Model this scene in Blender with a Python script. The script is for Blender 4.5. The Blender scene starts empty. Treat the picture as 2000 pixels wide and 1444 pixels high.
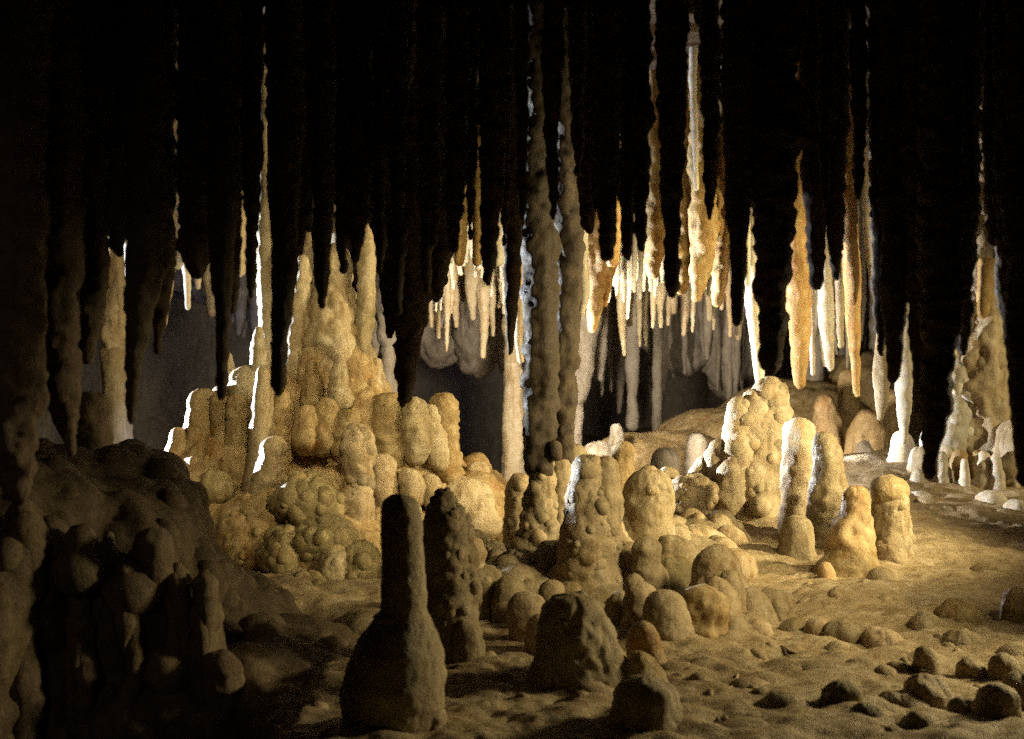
import bpy, math, random
import numpy as np
from mathutils import Vector, Euler

random.seed(7)
SC = bpy.context.scene
COL = SC.collection

# ------------------------------------------------------------------ camera, world, lamps, exposure
CAM = (0.0, 0.0, 1.05)
F = 2778.0                                   # focal length in pixels of a 2000 px wide frame (50 mm)
cam = bpy.data.cameras.new('camera'); co = bpy.data.objects.new('camera', cam); COL.objects.link(co)
co.location = CAM; co.rotation_euler = (math.radians(90), 0, 0)
cam.lens = 50; cam.sensor_width = 36; cam.clip_start = 0.05; cam.clip_end = 100
cam.dof.use_dof = True; cam.dof.focus_distance = 7.4; cam.dof.aperture_fstop = 3.2
SC.camera = co

w = bpy.data.worlds.new('World'); SC.world = w; w.use_nodes = True
w.node_tree.nodes['Background'].inputs[0].default_value = (0.6, 0.62, 0.75, 1)
w.node_tree.nodes['Background'].inputs[1].default_value = 0.005

def spot(name, loc, aim, power, color, angle, blend=0.5, size=0.05):
    l = bpy.data.lights.new(name, 'SPOT'); o = bpy.data.objects.new(name, l); COL.objects.link(o)
    o.location = loc
    o.rotation_euler = (Vector(aim) - Vector(loc)).to_track_quat('-Z', 'Y').to_euler()
    l.energy = power; l.color = color; l.spot_size = math.radians(angle); l.spot_blend = blend
    l.shadow_soft_size = size
    return o
WARM = (1.0, 0.81, 0.42); COOL = (0.86, 0.93, 1.0); SOFT = (1.0, 0.86, 0.64)
# cave show lighting: warm side floods, hidden white spots, and fill lamps added between
spot('warm_flood',      (4.2, 6.55, 1.85), (0.2, 8.75, 0.9), 1250, WARM, 74, 0.8, 0.10)
spot('warm_soft_fill', (3.7, 5.2, 1.7), (-0.1, 8.3, 0.7), 620, WARM, 62, 0.7, 0.35)  # added beside the main flood to soften its shadows
spot('warm_low_flood',  (3.0, 5.35, 1.15), (0.75, 4.6, 0.05), 430, WARM, 62, 0.8, 0.28)
spot('warm_mound_fill', (-0.75, 5.6, 2.35), (-0.95, 8.1, 0.75), 190, WARM, 56, 0.8, 0.30)  # fill added to lift the unlit side of the mound
spot('warm_mid_fill', (2.5, 4.5, 1.9), (0.72, 6.45, 0.35), 400, WARM, 52, 0.7, 0.30)  # fill added to lighten the shaded stalagmite field
spot('warm_bank_flood', (4.9, 8.7, 1.7), (2.5, 10.2, 0.6), 170, WARM, 66, 0.8, 0.12)
spot('white_spot_spires', (-4.1, 9.5, 0.6), (-1.5, 8.75, 2.05), 1500, (0.78, 0.87, 1.0), 38, 0.5, 0.03)
spot('white_spot_mound', (-4.1, 9.4, 0.68), (-1.2, 7.95, 1.05), 5200, COOL, 36, 0.3, 0.03)
spot('white_spot_grove', (-0.60, 9.8, 0.60), (2.0, 9.2, 1.1), 1150, (1.0, 0.97, 0.93), 66, 0.4, 0.03)
spot('white_spot_ridge', (0.45, 10.1, 0.55), (1.6, 8.6, 0.62), 420, (1.0, 0.98, 0.95), 44, 0.5, 0.03)
spot('front_fill', (-1.4, -0.4, 2.1), (-1.95, 5.0, 0.45), 17, (1.0, 0.80, 0.58), 36, 0.9, 0.25)  # added fill behind the camera, lifts the dark near rock
spot('white_spot_pillar', (2.15, 11.2, 0.45), (3.3, 10.15, 1.0), 330, (0.95, 0.97, 1.0), 64, 0.5, 0.03)
spot('white_spot_high', (-0.5, 9.9, 1.1), (1.95, 9.15, 2.3), 480, (0.72, 0.84, 1.0), 40, 0.6, 0.03)
spot('soft_back_flood', (0.3, 10.2, 1.0), (0.7, 16.0, 1.7), 640, SOFT, 92, 0.8, 0.15)
spot('soft_bank_flood', (1.3, 10.0, 0.45), (2.9, 12.2, 0.9), 280, SOFT, 90, 0.8, 0.15)
spot('blue_far_fill', (-2.6, 11.6, 0.2), (-4.2, 19.0, 0.9), 80, (0.36, 0.5, 1.0), 80, 0.8, 0.15)  # added lamp standing in for white spot spill on the far wall

SC.view_settings.view_transform = 'Standard'; SC.view_settings.look = 'None'
SC.view_settings.exposure = 0.12; SC.view_settings.gamma = 1.0
SC.view_settings.use_curve_mapping = False
SC.cycles.use_denoising = False
SC.cycles.max_bounces = 5; SC.cycles.diffuse_bounces = 4; SC.cycles.glossy_bounces = 2
SC.cycles.sample_clamp_indirect = 0.8

# ------------------------------------------------------------------ noise (numpy)
def _hash(ix, iy, iz, s):
    h = (ix.astype(np.int64) * 374761393 + iy.astype(np.int64) * 668265263 + iz.astype(np.int64) * 2147483647 + s * 1274126177) & 0xFFFFFFFF
    h = ((h ^ (h >> 13)) * 1274126177) & 0xFFFFFFFF
    h = (h ^ (h >> 16)) & 0xFFFFFFFF
    h = (h * 2246822519) & 0xFFFFFFFF
    return ((h ^ (h >> 15)) & 0xFFFFFF).astype(np.float64) / 16777215.0
def vnoise(p, s=0):
    i = np.floor(p).astype(np.int64); f = p - i; f = f * f * (3 - 2 * f)
    r = 0
    for a in (0, 1):
        wx = f[:, 0] if a else 1 - f[:, 0]
        for b in (0, 1):
            wy = f[:, 1] if b else 1 - f[:, 1]
            for c in (0, 1):
                wz = f[:, 2] if c else 1 - f[:, 2]
                r = r + wx * wy * wz * _hash(i[:, 0] + a, i[:, 1] + b, i[:, 2] + c, s)
    return r * 2 - 1
def fbm(p, octs=3, s=0):
    r = 0; a = 1.0; t = 0
    for k in range(octs):
        r = r + a * vnoise(p * 2 ** k + 17.3 * k, s + k); t += a; a *= 0.5
    return r / t
def worley(p, s=0):
    i = np.floor(p).astype(np.int64); best = np.full(len(p), 9.0)
    for a in (-1, 0, 1):
        for b in (-1, 0, 1):
            for c in (-1, 0, 1):
                j = i + np.array((a, b, c))
                q = np.stack([_hash(j[:, 0], j[:, 1], j[:, 2], s + k) for k in (11, 12, 13)], 1) + j
                d = ((q - p) ** 2).sum(1)
                best = np.minimum(best, d)
    return np.sqrt(best)
def domes(p, s=0):
    return np.sqrt(np.clip(1 - (worley(p, s) / 0.95) ** 2, 0, 1)) - 0.45

# ------------------------------------------------------------------ mesh helpers
def mesh_np(name, v, faces):
    """v (n,3); faces: list of int arrays, each (m,k)"""
    me = bpy.data.meshes.new(name)
    me.vertices.add(len(v)); me.vertices.foreach_set('co', np.asarray(v, np.float32).ravel())
    idx = np.concatenate([f.ravel() for f in faces]).astype(np.int32)
    tot = np.concatenate([np.full(len(f), f.shape[1], np.int32) for f in faces])
    start = np.concatenate([[0], np.cumsum(tot)[:-1]]).astype(np.int32)
    me.loops.add(len(idx)); me.loops.foreach_set('vertex_index', idx)
    me.polygons.add(len(tot)); me.polygons.foreach_set('loop_start', start)
    me.polygons.foreach_set('use_smooth', np.ones(len(tot), bool))
    me.update(calc_edges=True); me.validate()
    return me
def P(px, py, d):
    return np.array(((px - 1000.0) / F * d, d, CAM[2] - (py - 722.0) / F * d))
def link(name, me, loc=(0, 0, 0), parent=None, mat=None):
    o = bpy.data.objects.new(name, me)
    if mat is not None and not me.materials: me.materials.append(mat)
    COL.objects.link(o); o.location = loc
    if parent is not None: o.parent = parent
    return o
def tag(o, label=None, cat=None, group=None, kind=None):
    if label: o['label'] = label
    if cat: o['category'] = cat
    if group: o['group'] = group
    if kind: o['kind'] = kind
    return o
def grid_faces(nr, ns, wrap=True):
    r = np.arange(nr - 1)[:, None]; c = np.arange(ns if wrap else ns - 1)[None, :]
    a = r * ns + c; b = r * ns + (c + 1) % ns
    return np.stack([a, b, b + ns, a + ns], -1).reshape(-1, 4)

# style: (low lump amplitude, lump size), (knob amplitude, knob size, vertical squash), fine amplitude, all relative to metres/radius
STY = {
    'smooth': dict(lump=0.13, ls=1.4, knob=0.09, ks=0.50, sq=0.8, fine=0.014),
    'rough':  dict(lump=0.14, ls=1.3, knob=0.25, ks=0.40, sq=0.9, fine=0.020, ab=1.5),
    'knob':   dict(lump=0.16, ls=1.2, knob=0.34, ks=0.46, sq=1.0, fine=0.016),
    'bark':   dict(lump=0.16, ls=1.0, knob=0.15, ks=0.30, sq=0.9, fine=0.030, ab=2.2, ring=0.05),
    'saw':    dict(lump=0.14, ls=1.1, knob=0.50, ks=0.36, sq=1.3, fine=0.024, ab=2.2, ring=0.10),
    'drape':  dict(lump=0.22, ls=0.75, knob=0.16, ks=0.42, sq=0.25, fine=0.010, ring=0.01),
    'calcite': dict(lump=0.12, ls=1.7, knob=0.10, ks=0.55, sq=0.5, fine=0.012, ab=0.8, ring=0.02),
    'beads':  dict(lump=0.14, ls=1.3, knob=0.26, ks=0.42, sq=1.1, fine=0.016, ab=1.3, ring=0.06),
    'clean':  dict(lump=0.08, ls=1.5, knob=0.05, ks=0.5, sq=0.8, fine=0.008, ab=0.22),
}
NSEED = [0]
def lathe_arrays(pts, d, style='rough', step=5.0, top_round=True, tip_round=True, flat=1.0, dfun=None, tr=1.15):
    """pts: (px x, px y, half width px) downwards. returns world verts, normals, faces, mean radius"""
    NSEED[0] += 1; sd = NSEED[0]
    st = STY[style]
    pts = np.array(sorted(pts, key=lambda q: q[1]), float)
    y0, y1 = pts[0, 1], pts[-1, 1]
    n = max(6, int((y1 - y0) / step) + 1)
    ys = np.linspace(y0, y1, n)
    h0 = min(pts[0, 2] * tr, (y1 - y0) * 0.5); h1 = min(pts[-1, 2] * 1.15, (y1 - y0) * 0.5)
    if top_round:
        k = max(5, int(h0 / step * 1.6)); t = np.linspace(0, 1, k); e = y0 + h0 * (1 - np.cos(t * math.pi / 2))
        ys = np.concatenate([e, ys[ys > y0 + h0 + step * 0.4]])
    if tip_round:
        k = max(5, int(h1 / step * 1.6)); t = np.linspace(0, 1, k); e = y1 - h1 * (1 - np.cos(t * math.pi / 2))
        ys = np.concatenate([ys[ys < y1 - h1 - step * 0.4], e[::-1]])
    fine = np.linspace(y0, y1, 400)
    def sm(col):
        a = np.interp(fine, pts[:, 1], pts[:, col])
        kw = max(3, int(400 * min(0.09, 22.0 / (y1 - y0 + 1)))) | 1
        ker = np.hanning(kw + 2)[1:-1]; ker /= ker.sum()
        a = np.convolve(np.pad(a, kw // 2, mode='edge'), ker, 'valid')
        return np.interp(ys, fine, a)
    cx, hw = sm(0), sm(2)
    if top_round: hw = hw * np.sqrt(np.clip(1 - (1 - np.clip((ys - y0) / h0, 0, 1)) ** 2, 0.0, 1)) + 0.2
    if tip_round: hw = hw * np.sqrt(np.clip(1 - (1 - np.clip((y1 - ys) / h1, 0, 1)) ** 2, 0.0, 1)) + 0.2
    s = d / F
    r = hw * s; z = CAM[2] - (ys - 722.0) * s; x = (cx - 1000) * s
    rm = float(np.median(r)) + 1e-4
    ns = int(np.clip(2 * math.pi * np.percentile(hw, 85) / step, 9, 120))
    th = np.linspace(0, 2 * math.pi, ns, endpoint=False)
    C, S = np.cos(th)[None, :], np.sin(th)[None, :]
    dd = np.full(len(ys), d) if dfun is None else d + dfun(ys)
    X = x[:, None] + r[:, None] * C; Y = dd[:, None] + flat * r[:, None] * S; Z = np.repeat(z[:, None], ns, 1)
    dr = np.gradient(r, z + 1e-9 * np.arange(len(z)))
    N = np.stack([np.repeat(C, len(ys), 0), np.repeat(S, len(ys), 0), np.repeat(np.clip(-dr, -6, 6)[:, None], ns, 1)], -1)
    N /= np.linalg.norm(N, axis=-1, keepdims=True)
    V = np.stack([X, Y, Z], -1).reshape(-1, 3); N = N.reshape(-1, 3)
    R = np.repeat(r[:, None], ns, 1).ravel()
    rr = np.minimum(R, rm * 1.6)
    q = V / rm
    disp = rr * st['lump'] * 1.6 * fbm(q / st['ls'] * np.array((1, 1, 0.7)), 2, sd)
    disp += rr * st['knob'] * domes(q / st['ks'] * 0.5 * np.array((1, 1, st['sq'])), sd + 5) 
    disp += (0.35 * st['fine']) * fbm(V / 0.022, 2, sd + 9) + rr * st['knob'] * 0.30 * domes(q / st['ks'] * 1.15 * np.array((1, 1, st['sq'])), sd + 6)
    ab = st.get('ab', 1.0) * np.clip(rr / 0.06, 0.25, 1.0)
    zq = np.stack([V[:, 0] * 0.6 / rm, V[:, 1] * 0.6 / rm, V[:, 2] * 2.1 / rm], 1)
    disp += rr * st.get('ring', 0.055) * 1.5 * fbm(zq, 2, sd + 31)
    disp += ab * (0.011 * domes(V / 0.065, sd + 21) + 0.0045 * domes(V / 0.024, sd + 22) + 0.010 * fbm(V / 0.11, 2, sd + 23))
    V = V + N * disp[:, None]
    F4 = grid_faces(len(ys), ns)[:, ::-1]
    nv = len(V)
    V = np.concatenate([V, [V[:ns].mean(0)], [V[nv - ns:].mean(0)]]); N = np.concatenate([N, [(0, 0, 1)], [(0, 0, -1)]])
    a = np.arange(ns); b = (a + 1) % ns
    F3 = np.concatenate([np.stack([np.full(ns, nv), a, b], 1), np.stack([np.full(ns, nv + 1), nv - ns + b, nv - ns + a], 1)])
    return V, N, [F4, F3], rm, ns

# ------------------------------------------------------------------ materials
def stone(name, a, b, c, rough=0.72, sss=0.0, bump=0.6, scale=1.0, stain=None, spec=0.35):
    m = bpy.data.materials.new(name); m.use_nodes = True
    nt = m.node_tree; N = nt.nodes; L = nt.links
    bs = N['Principled BSDF']; bs.inputs['Roughness'].default_value = rough
    bs.inputs['Specular IOR Level'].default_value = spec
    geo = N.new('ShaderNodeNewGeometry')
    info = N.new('ShaderNodeObjectInfo')
    def noise(sc, det, rg=0.6):
        n = N.new('ShaderNodeTexNoise'); n.inputs['Scale'].default_value = sc * scale
        n.inputs['Detail'].default_value = det; n.inputs['Roughness'].default_value = rg
        L.new(geo.outputs['Position'], n.inputs['Vector']); return n
    def mix(fac, x, y, bt='MIX'):
        k = N.new('ShaderNodeMix'); k.data_type = 'RGBA'; k.blend_type = bt
        for s, v in ((0, fac), (6, x), (7, y)):
            if isinstance(v, (int, float)): k.inputs[s].default_value = v
            elif isinstance(v, tuple): k.inputs[s].default_value = (*v, 1)
            else: L.new(v, k.inputs[s])
        return k.outputs[2]
    def ramp(src, lo, hi):
        k = N.new('ShaderNodeMapRange'); k.inputs[1].default_value = lo; k.inputs[2].default_value = hi
        L.new(src, k.inputs[0]); return k.outputs[0]
    n1 = noise(3.2, 5); n2 = noise(14, 5); n3 = noise(90, 3, 0.7)
    col = mix(ramp(n1.outputs['Fac'], 0.36, 0.64), a, b)
    col = mix(ramp(n2.outputs['Fac'], 0.48, 0.68), col, c)
    if stain:
        n4 = noise(5.5, 6, 0.7)
        col = mix(ramp(n4.outputs['Fac'], 0.56, 0.66), col, stain)
    mp = N.new('ShaderNodeVectorMath'); mp.operation = 'MULTIPLY'; mp.inputs[1].default_value = (1, 1, 0.10)
    L.new(geo.outputs['Position'], mp.inputs[0])
    n7 = N.new('ShaderNodeTexNoise'); n7.inputs['Scale'].default_value = 26 * scale; n7.inputs['Detail'].default_value = 3
    L.new(mp.outputs[0], n7.inputs['Vector'])
    dk = N.new('ShaderNodeMix'); dk.data_type = 'RGBA'; dk.blend_type = 'MULTIPLY'
    L.new(ramp(n7.outputs['Fac'], 0.52, 0.72), dk.inputs[0]); L.new(col, dk.inputs[6]); dk.inputs[7].default_value = (0.62, 0.55, 0.45, 1)
    col = dk.outputs[2]
    rg = N.new('ShaderNodeMapRange'); L.new(n2.outputs['Fac'], rg.inputs[0]); rg.inputs[1].default_value = 0.35; rg.inputs[2].default_value = 0.62
    rg.inputs[3].default_value = rough - 0.34; rg.inputs[4].default_value = rough + 0.12; L.new(rg.outputs[0], bs.inputs['Roughness'])
    # tint of the single stone
    hs = N.new('ShaderNodeHueSaturation'); L.new(col, hs.inputs['Color'])
    mr = N.new('ShaderNodeMapRange'); L.new(info.outputs['Random'], mr.inputs[0]); mr.inputs[3].default_value = 0.76; mr.inputs[4].default_value = 1.18
    mh = N.new('ShaderNodeMapRange'); L.new(info.outputs['Random'], mh.inputs[0]); mh.inputs[3].default_value = 0.506; mh.inputs[4].default_value = 0.494; L.new(mh.outputs[0], hs.inputs['Hue'])
    L.new(mr.outputs[0], hs.inputs['Value'])
    gr = N.new('ShaderNodeMapRange'); L.new(n3.outputs['Fac'], gr.inputs[0]); gr.inputs[1].default_value = 0.3; gr.inputs[2].default_value = 0.7
    gr.inputs[3].default_value = 0.72; gr.inputs[4].default_value = 1.2
    cm = N.new('ShaderNodeMix'); cm.data_type = 'RGBA'; cm.blend_type = 'MULTIPLY'; cm.inputs[0].default_value = 1
    L.new(hs.outputs[0], cm.inputs[6]); L.new(gr.outputs[0], cm.inputs[7])
    L.new(cm.outputs[2], bs.inputs['Base Color'])
    if sss:
        bs.inputs['Subsurface Weight'].default_value = sss
        bs.inputs['Subsurface Radius'].default_value = (1.0, 0.45, 0.15); bs.inputs['Subsurface Scale'].default_value = 0.03
    bp = N.new('ShaderNodeBump'); bp.inputs['Strength'].default_value = bump; bp.inputs['Distance'].default_value = 0.012
    n5 = noise(110, 4, 0.75); ad = N.new('ShaderNodeMath'); ad.operation = 'ADD'
    n6 = noise(38, 4, 0.65)
    L.new(n5.outputs['Fac'], ad.inputs[0]); L.new(n6.outputs['Fac'], ad.inputs[1]); L.new(ad.outputs[0], bp.inputs['Height'])
    L.new(bp.outputs[0], bs.inputs['Normal'])
    return m
M = {
    'cream':  stone('cream_limestone', (0.44, 0.36, 0.235), (0.36, 0.27, 0.15), (0.50, 0.43, 0.31)),
    'ochre':  stone('ochre_limestone', (0.37, 0.265, 0.13), (0.29, 0.20, 0.09), (0.44, 0.345, 0.20), stain=(0.28, 0.15, 0.05)),
    'tan':    stone('tan_limestone', (0.37, 0.29, 0.18), (0.29, 0.215, 0.12), (0.42, 0.35, 0.24), stain=(0.25, 0.18, 0.08)),
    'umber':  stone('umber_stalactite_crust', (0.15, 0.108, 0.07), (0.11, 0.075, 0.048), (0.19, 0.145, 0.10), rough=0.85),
    'floor':  stone('calcite_floor', (0.42, 0.33, 0.20), (0.34, 0.25, 0.14), (0.46, 0.38, 0.26), stain=(0.30, 0.22, 0.11)),
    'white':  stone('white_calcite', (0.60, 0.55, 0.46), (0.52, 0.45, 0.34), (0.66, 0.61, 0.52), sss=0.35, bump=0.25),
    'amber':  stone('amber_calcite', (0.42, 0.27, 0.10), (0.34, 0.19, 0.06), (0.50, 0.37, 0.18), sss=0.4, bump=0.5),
    'grey':   stone('grey_cave_rock', (0.30, 0.26, 0.21), (0.24, 0.20, 0.155), (0.34, 0.30, 0.26), rough=0.85),
    'mossy':  stone('brown_green_limestone', (0.29, 0.225, 0.12), (0.22, 0.17, 0.085), (0.35, 0.29, 0.15), stain=(0.16, 0.125, 0.06)),
    'shaded_mud':    stone('shaded_mud_brown_rock', (0.19, 0.14, 0.085), (0.14, 0.10, 0.058), (0.24, 0.185, 0.115), stain=(0.10, 0.072, 0.045)),  # mud brown, darkened further to put the apron's shade into the colour
    'shaded_crust': stone('shaded_column_crust', (0.07, 0.05, 0.031), (0.05, 0.035, 0.022), (0.10, 0.075, 0.05), rough=0.85),  # brown coat darkened further, standing in for weak light on the columns
    'root':   stone('dark_root', (0.10, 0.07, 0.04), (0.08, 0.055, 0.03), (0.14, 0.10, 0.06)),
}

# ------------------------------------------------------------------ builders of things
def zc_px(d, z): return 722 - (z - CAM[2]) * F / d
NOD = []
def nodule_meshes():
    import bmesh
    for k in range(6):
        bm = bmesh.new(); bmesh.ops.create_icosphere(bm, subdivisions=2, radius=1.0)
        v = np.array([x.co[:] for x in bm.verts])
        dd = 1 + 0.16 * fbm(v * 1.3 + 31 * k, 2, 77 + k)
        for x, s in zip(bm.verts, dd): x.co *= s
        for f in bm.faces: f.smooth = True
        me = bpy.data.meshes.new('nodule'); bm.to_mesh(me); bm.free(); NOD.append(me)
NODM = {}
def add_nodules(parent, V, N, mat, count, rad, rng, origin, sink=0.72, spread=0.85, ymax=None, name='nodule'):
    """lumps grown on the surface, each an object sharing its mesh with others"""
    if not NOD: nodule_meshes()
    fam = NODM.setdefault(mat.name, None)
    if fam is None:
        fam = []
        for me in NOD:
            c = me.copy(); c.name = 'nodule'; c.materials.append(mat); fam.append(c)
        NODM[mat.name] = fam
    idx = np.where((N[:, 2] > -0.75) & (N[:, 1] < 0.5))[0]
    kept = []
    for t in range(count * 14):
        if len(kept) >= count: break
        i = idx[rng.integers(len(idx))]; p = V[i]; r = rad * 1.45 * rng.uniform(0.55, 1.5)
        if any(((p - q) ** 2).sum() < ((r + s) * 0.62 * spread) ** 2 for q, s in kept): continue
        kept.append((p, r))
        o = bpy.data.objects.new(name, fam[rng.integers(len(fam))]); COL.objects.link(o); o.parent = parent
        o.location = p - N[i] * r * sink - np.array(origin)
        o.rotation_euler = (rng.uniform(0, 6), rng.uniform(0, 6), rng.uniform(0, 6))
        o.scale = (r, r * rng.uniform(0.8, 1.1), r * rng.uniform(0.85, 1.25))

def thing(name, label, cat, d, parts, group=None, nod=None, base='low', step=5.0):
    """parts: list of (part name, pts, style, material[, dict]). One part -> the thing is that mesh."""
    arrs = []
    for pt in parts:
        kw = dict(pt[4]) if len(pt) > 4 else {}
        dz = kw.pop('dd', 0.0)
        arrs.append(lathe_arrays(pt[1], d + dz, pt[2], step=kw.pop('step', step), **kw))
    allv = np.concatenate([a[0] for a in arrs])
    ax = allv[:, 0].mean()
    orig = np.array((ax, d, allv[:, 2].min() if base == 'low' else allv[:, 2].max()))
    if len(parts) == 1 and not nod:
        V, Nn, Fc, rm, ns = arrs[0]
        o = link(name, mesh_np(name, V - orig, Fc), orig, None, M[parts[0][3]])
        return tag(o, label, cat, group)
    root = bpy.data.objects.new(name, None); COL.objects.link(root); root.location = orig; root.empty_display_size = 0.05
    tag(root, label, cat, group)
    for k, (pt, (V, Nn, Fc, rm, ns)) in enumerate(zip(parts, arrs)):
        o = link(pt[0], mesh_np(pt[0], V - orig, Fc), (0, 0, 0), root, M[pt[3]])
        if nod and k in nod:
            cnt, rpx = nod[k][:2]
            add_nodules(root, V[:-2], Nn[:-2], M[pt[3]], cnt, rpx * d / F, np.random.default_rng(NSEED[0] + k), orig)
    return root

def tite(d, pts, label, style='bark', mat='umber', group=None, name='stalactite', zc=3.15, step=6.0, top=None, tip=None, cat='stalactite'):
    """a stalactite hanging from the ceiling; the first point is carried up to the ceiling"""
    yt = zc_px(d, zc) if top is None else top
    x0, _, h0 = pts[0]
    pts = [(x0, yt, h0 * 1.02)] + list(pts) if yt < pts[0][1] - 5 else list(pts)
    parts = [('shaft', pts, style, mat, dict(top_round=False, step=step))]
    if tip: parts.append(('tip', tip, style if style != 'saw' else 'bark', mat, dict(step=step)))
    if len(parts) == 1: parts[0] = (name,) + parts[0][1:]
    return thing(name, label, cat, d, parts, group, base='high')

def mite(d, pts, label, style='rough', mat='tan', nod=None, group=None, extra=None, name='stalagmite', step=5.0, flat=1.0, cat='stalagmite'):
    """a stalagmite standing on what is under it"""
    x1, y1, h1 = pts[-1]; pts = list(pts) + [(x1, y1 + h1 * 0.45, h1 * 1.22), (x1, y1 + h1 * 0.9, h1 * 1.55)]
    parts = [('shaft', pts, style, mat, dict(tip_round=False, flat=flat))] + list(extra or [])
    if len(parts) == 1 and not nod: parts[0] = (name,) + parts[0][1:]
    return thing(name, label, cat, d, parts, group, nod={0: nod} if nod else None, step=step)

def blobs(name, ells, voxel, d_ref, style, mat, parent=None, origin=None, smooth=6, knob=0.02, ks=0.07, lump=0.02, ls=0.25):
    """ellipsoids (px x, px y, half w px, half h px, depth, half depth m) fused into one flowstone body"""
    import bmesh
    bm = bmesh.new()
    for (cx, cy, rw, rh, d, rd) in ells:
        c = P(cx, cy, d); s = d / F
        r = bmesh.ops.create_icosphere(bm, subdivisions=4, radius=1.0)
        for v in r['verts']: v.co = Vector((c[0] + v.co.x * rw * s, c[1] + v.co.y * rd, c[2] + v.co.z * rh * s))
    me = bpy.data.meshes.new('tmp'); bm.to_mesh(me); bm.free()
    o = bpy.data.objects.new('tmp', me); COL.objects.link(o)
    m = o.modifiers.new('r', 'REMESH'); m.mode = 'VOXEL'; m.voxel_size = voxel
    s_ = o.modifiers.new('s', 'SMOOTH'); s_.iterations = smooth; s_.factor = 0.6
    dg = bpy.context.evaluated_depsgraph_get(); ev = o.evaluated_get(dg)
    m2 = bpy.data.meshes.new_from_object(ev)
    bpy.data.objects.remove(o); bpy.data.meshes.remove(me)
    n = len(m2.vertices); V = np.empty(n * 3, np.float32); m2.vertices.foreach_get('co', V); V = V.reshape(-1, 3).astype(float)
    Nn = np.empty(n * 3, np.float32); m2.vertices.foreach_get('normal', Nn); Nn = Nn.reshape(-1, 3).astype(float)
    NSEED[0] += 1; sd = NSEED[0]
    disp = lump * fbm(V / ls, 3, sd) + knob * domes(V / ks, sd + 4) + 0.3 * knob * domes(V / (ks * 0.4), sd + 8) + 0.009 * domes(V / 0.05, sd + 21) + 0.004 * domes(V / 0.024, sd + 22) + 0.003 * fbm(V / 0.02, 2, sd + 2)
    V = V + Nn * disp[:, None]
    org = np.array(origin) if origin is not None else np.array((V[:, 0].mean(), V[:, 1].mean(), V[:, 2].min()))
    m2.vertices.foreach_set('co', (V - org).astype(np.float32).ravel())
    m2.polygons.foreach_set('use_smooth', np.ones(len(m2.polygons), bool)); m2.update()
    m2.name = name; m2.materials.clear(); m2.materials.append(M[mat])
    ob = bpy.data.objects.new(name, m2); COL.objects.link(ob)
    if parent is not None: ob.parent = parent
    else: ob.location = org
    return ob, V, Nn, org

# ------------------------------------------------------------------ the setting: floor, ceiling, walls
def sst(x, a, b):
    t = np.clip((x - a) / (b - a), 0, 1); return t * t * (3 - 2 * t)
def floor_h(x, y):
    z = np.zeros_like(x)
    z += 0.42 * sst(x, 1.3, 3.2) * sst(y, 7.8, 11.5)            # rises to the far side
    z += 0.10 * sst(y, 6.4, 8.6) * sst(x, -0.6, 0.2) * (1 - sst(x, 2.2, 3.2))
    z -= 0.55 * (1 - sst(x, 0.2, 1.0)) * sst(y, 9.2, 11.5)       # pit behind the mound
    z -= 0.55 * (1 - sst(x, -1.0, -0.62)) * (1 - sst(y, 5.6, 6.6))                # hollow in front of the apron
    return z
def build_floor():
    # finer towards the camera
    ys = np.concatenate([np.linspace(1.2, 3.6, 40, endpoint=False), np.linspace(3.6, 6.5, 300, endpoint=False), np.linspace(6.5, 10.5, 210, endpoint=False), np.linspace(10.5, 24, 80)])
    u = np.linspace(-1, 1, 430)
    X = np.sign(u)[None, :] * np.abs(u)[None, :] ** 1.25 * (2.2 + 0.42 * ys[:, None]); Y = np.repeat(ys[:, None], len(u), 1)
    x, y = X.ravel(), Y.ravel()
    z = floor_h(x, y)
    p = np.stack([x, y, np.zeros_like(x)], 1)
    z = z + 0.05 * fbm(p / 0.55, 3, 5) + 0.045 * domes(p / 0.19 + np.array((0, 0, 0.5)), 8) * sst(fbm(p / 0.8, 2, 61), -0.25, 0.3)
    z = z + 0.020 * fbm(p / 0.085, 3, 15) + 0.016 * domes(p / 0.095 + np.array((0, 0, 0.4)), 19) * sst(fbm(p / 0.5, 2, 66), -0.3, 0.2) + 0.009 * domes(p / 0.045 + np.array((0, 0, 0.3)), 18)
    V = np.stack([x, y, z], 1)
    me = mesh_np('cave_floor', V, [grid_faces(len(ys), len(u), False)])
    return tag(link('cave_floor', me, mat=M['floor']), kind='structure'), V
FLOOR = build_floor()
def build_ceiling():
    x, y = [a.ravel() for a in np.meshgrid(np.linspace(-10, 10, 200), np.linspace(0.5, 24, 230))]
    p = np.stack([x, y, np.zeros_like(x)], 1)
    z = 3.12 + 0.10 * fbm(p / 1.1, 3, 31) - 0.09 * domes(p / 0.45 + 0.4, 33)
    z = z - 0.9 * sst(y, 13.5, 18.5)
    me = mesh_np('cave_ceiling', np.stack([x, y, z], 1), [grid_faces(230, 200, False)[:, ::-1]])
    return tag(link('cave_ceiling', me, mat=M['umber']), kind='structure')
build_ceiling()
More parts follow.
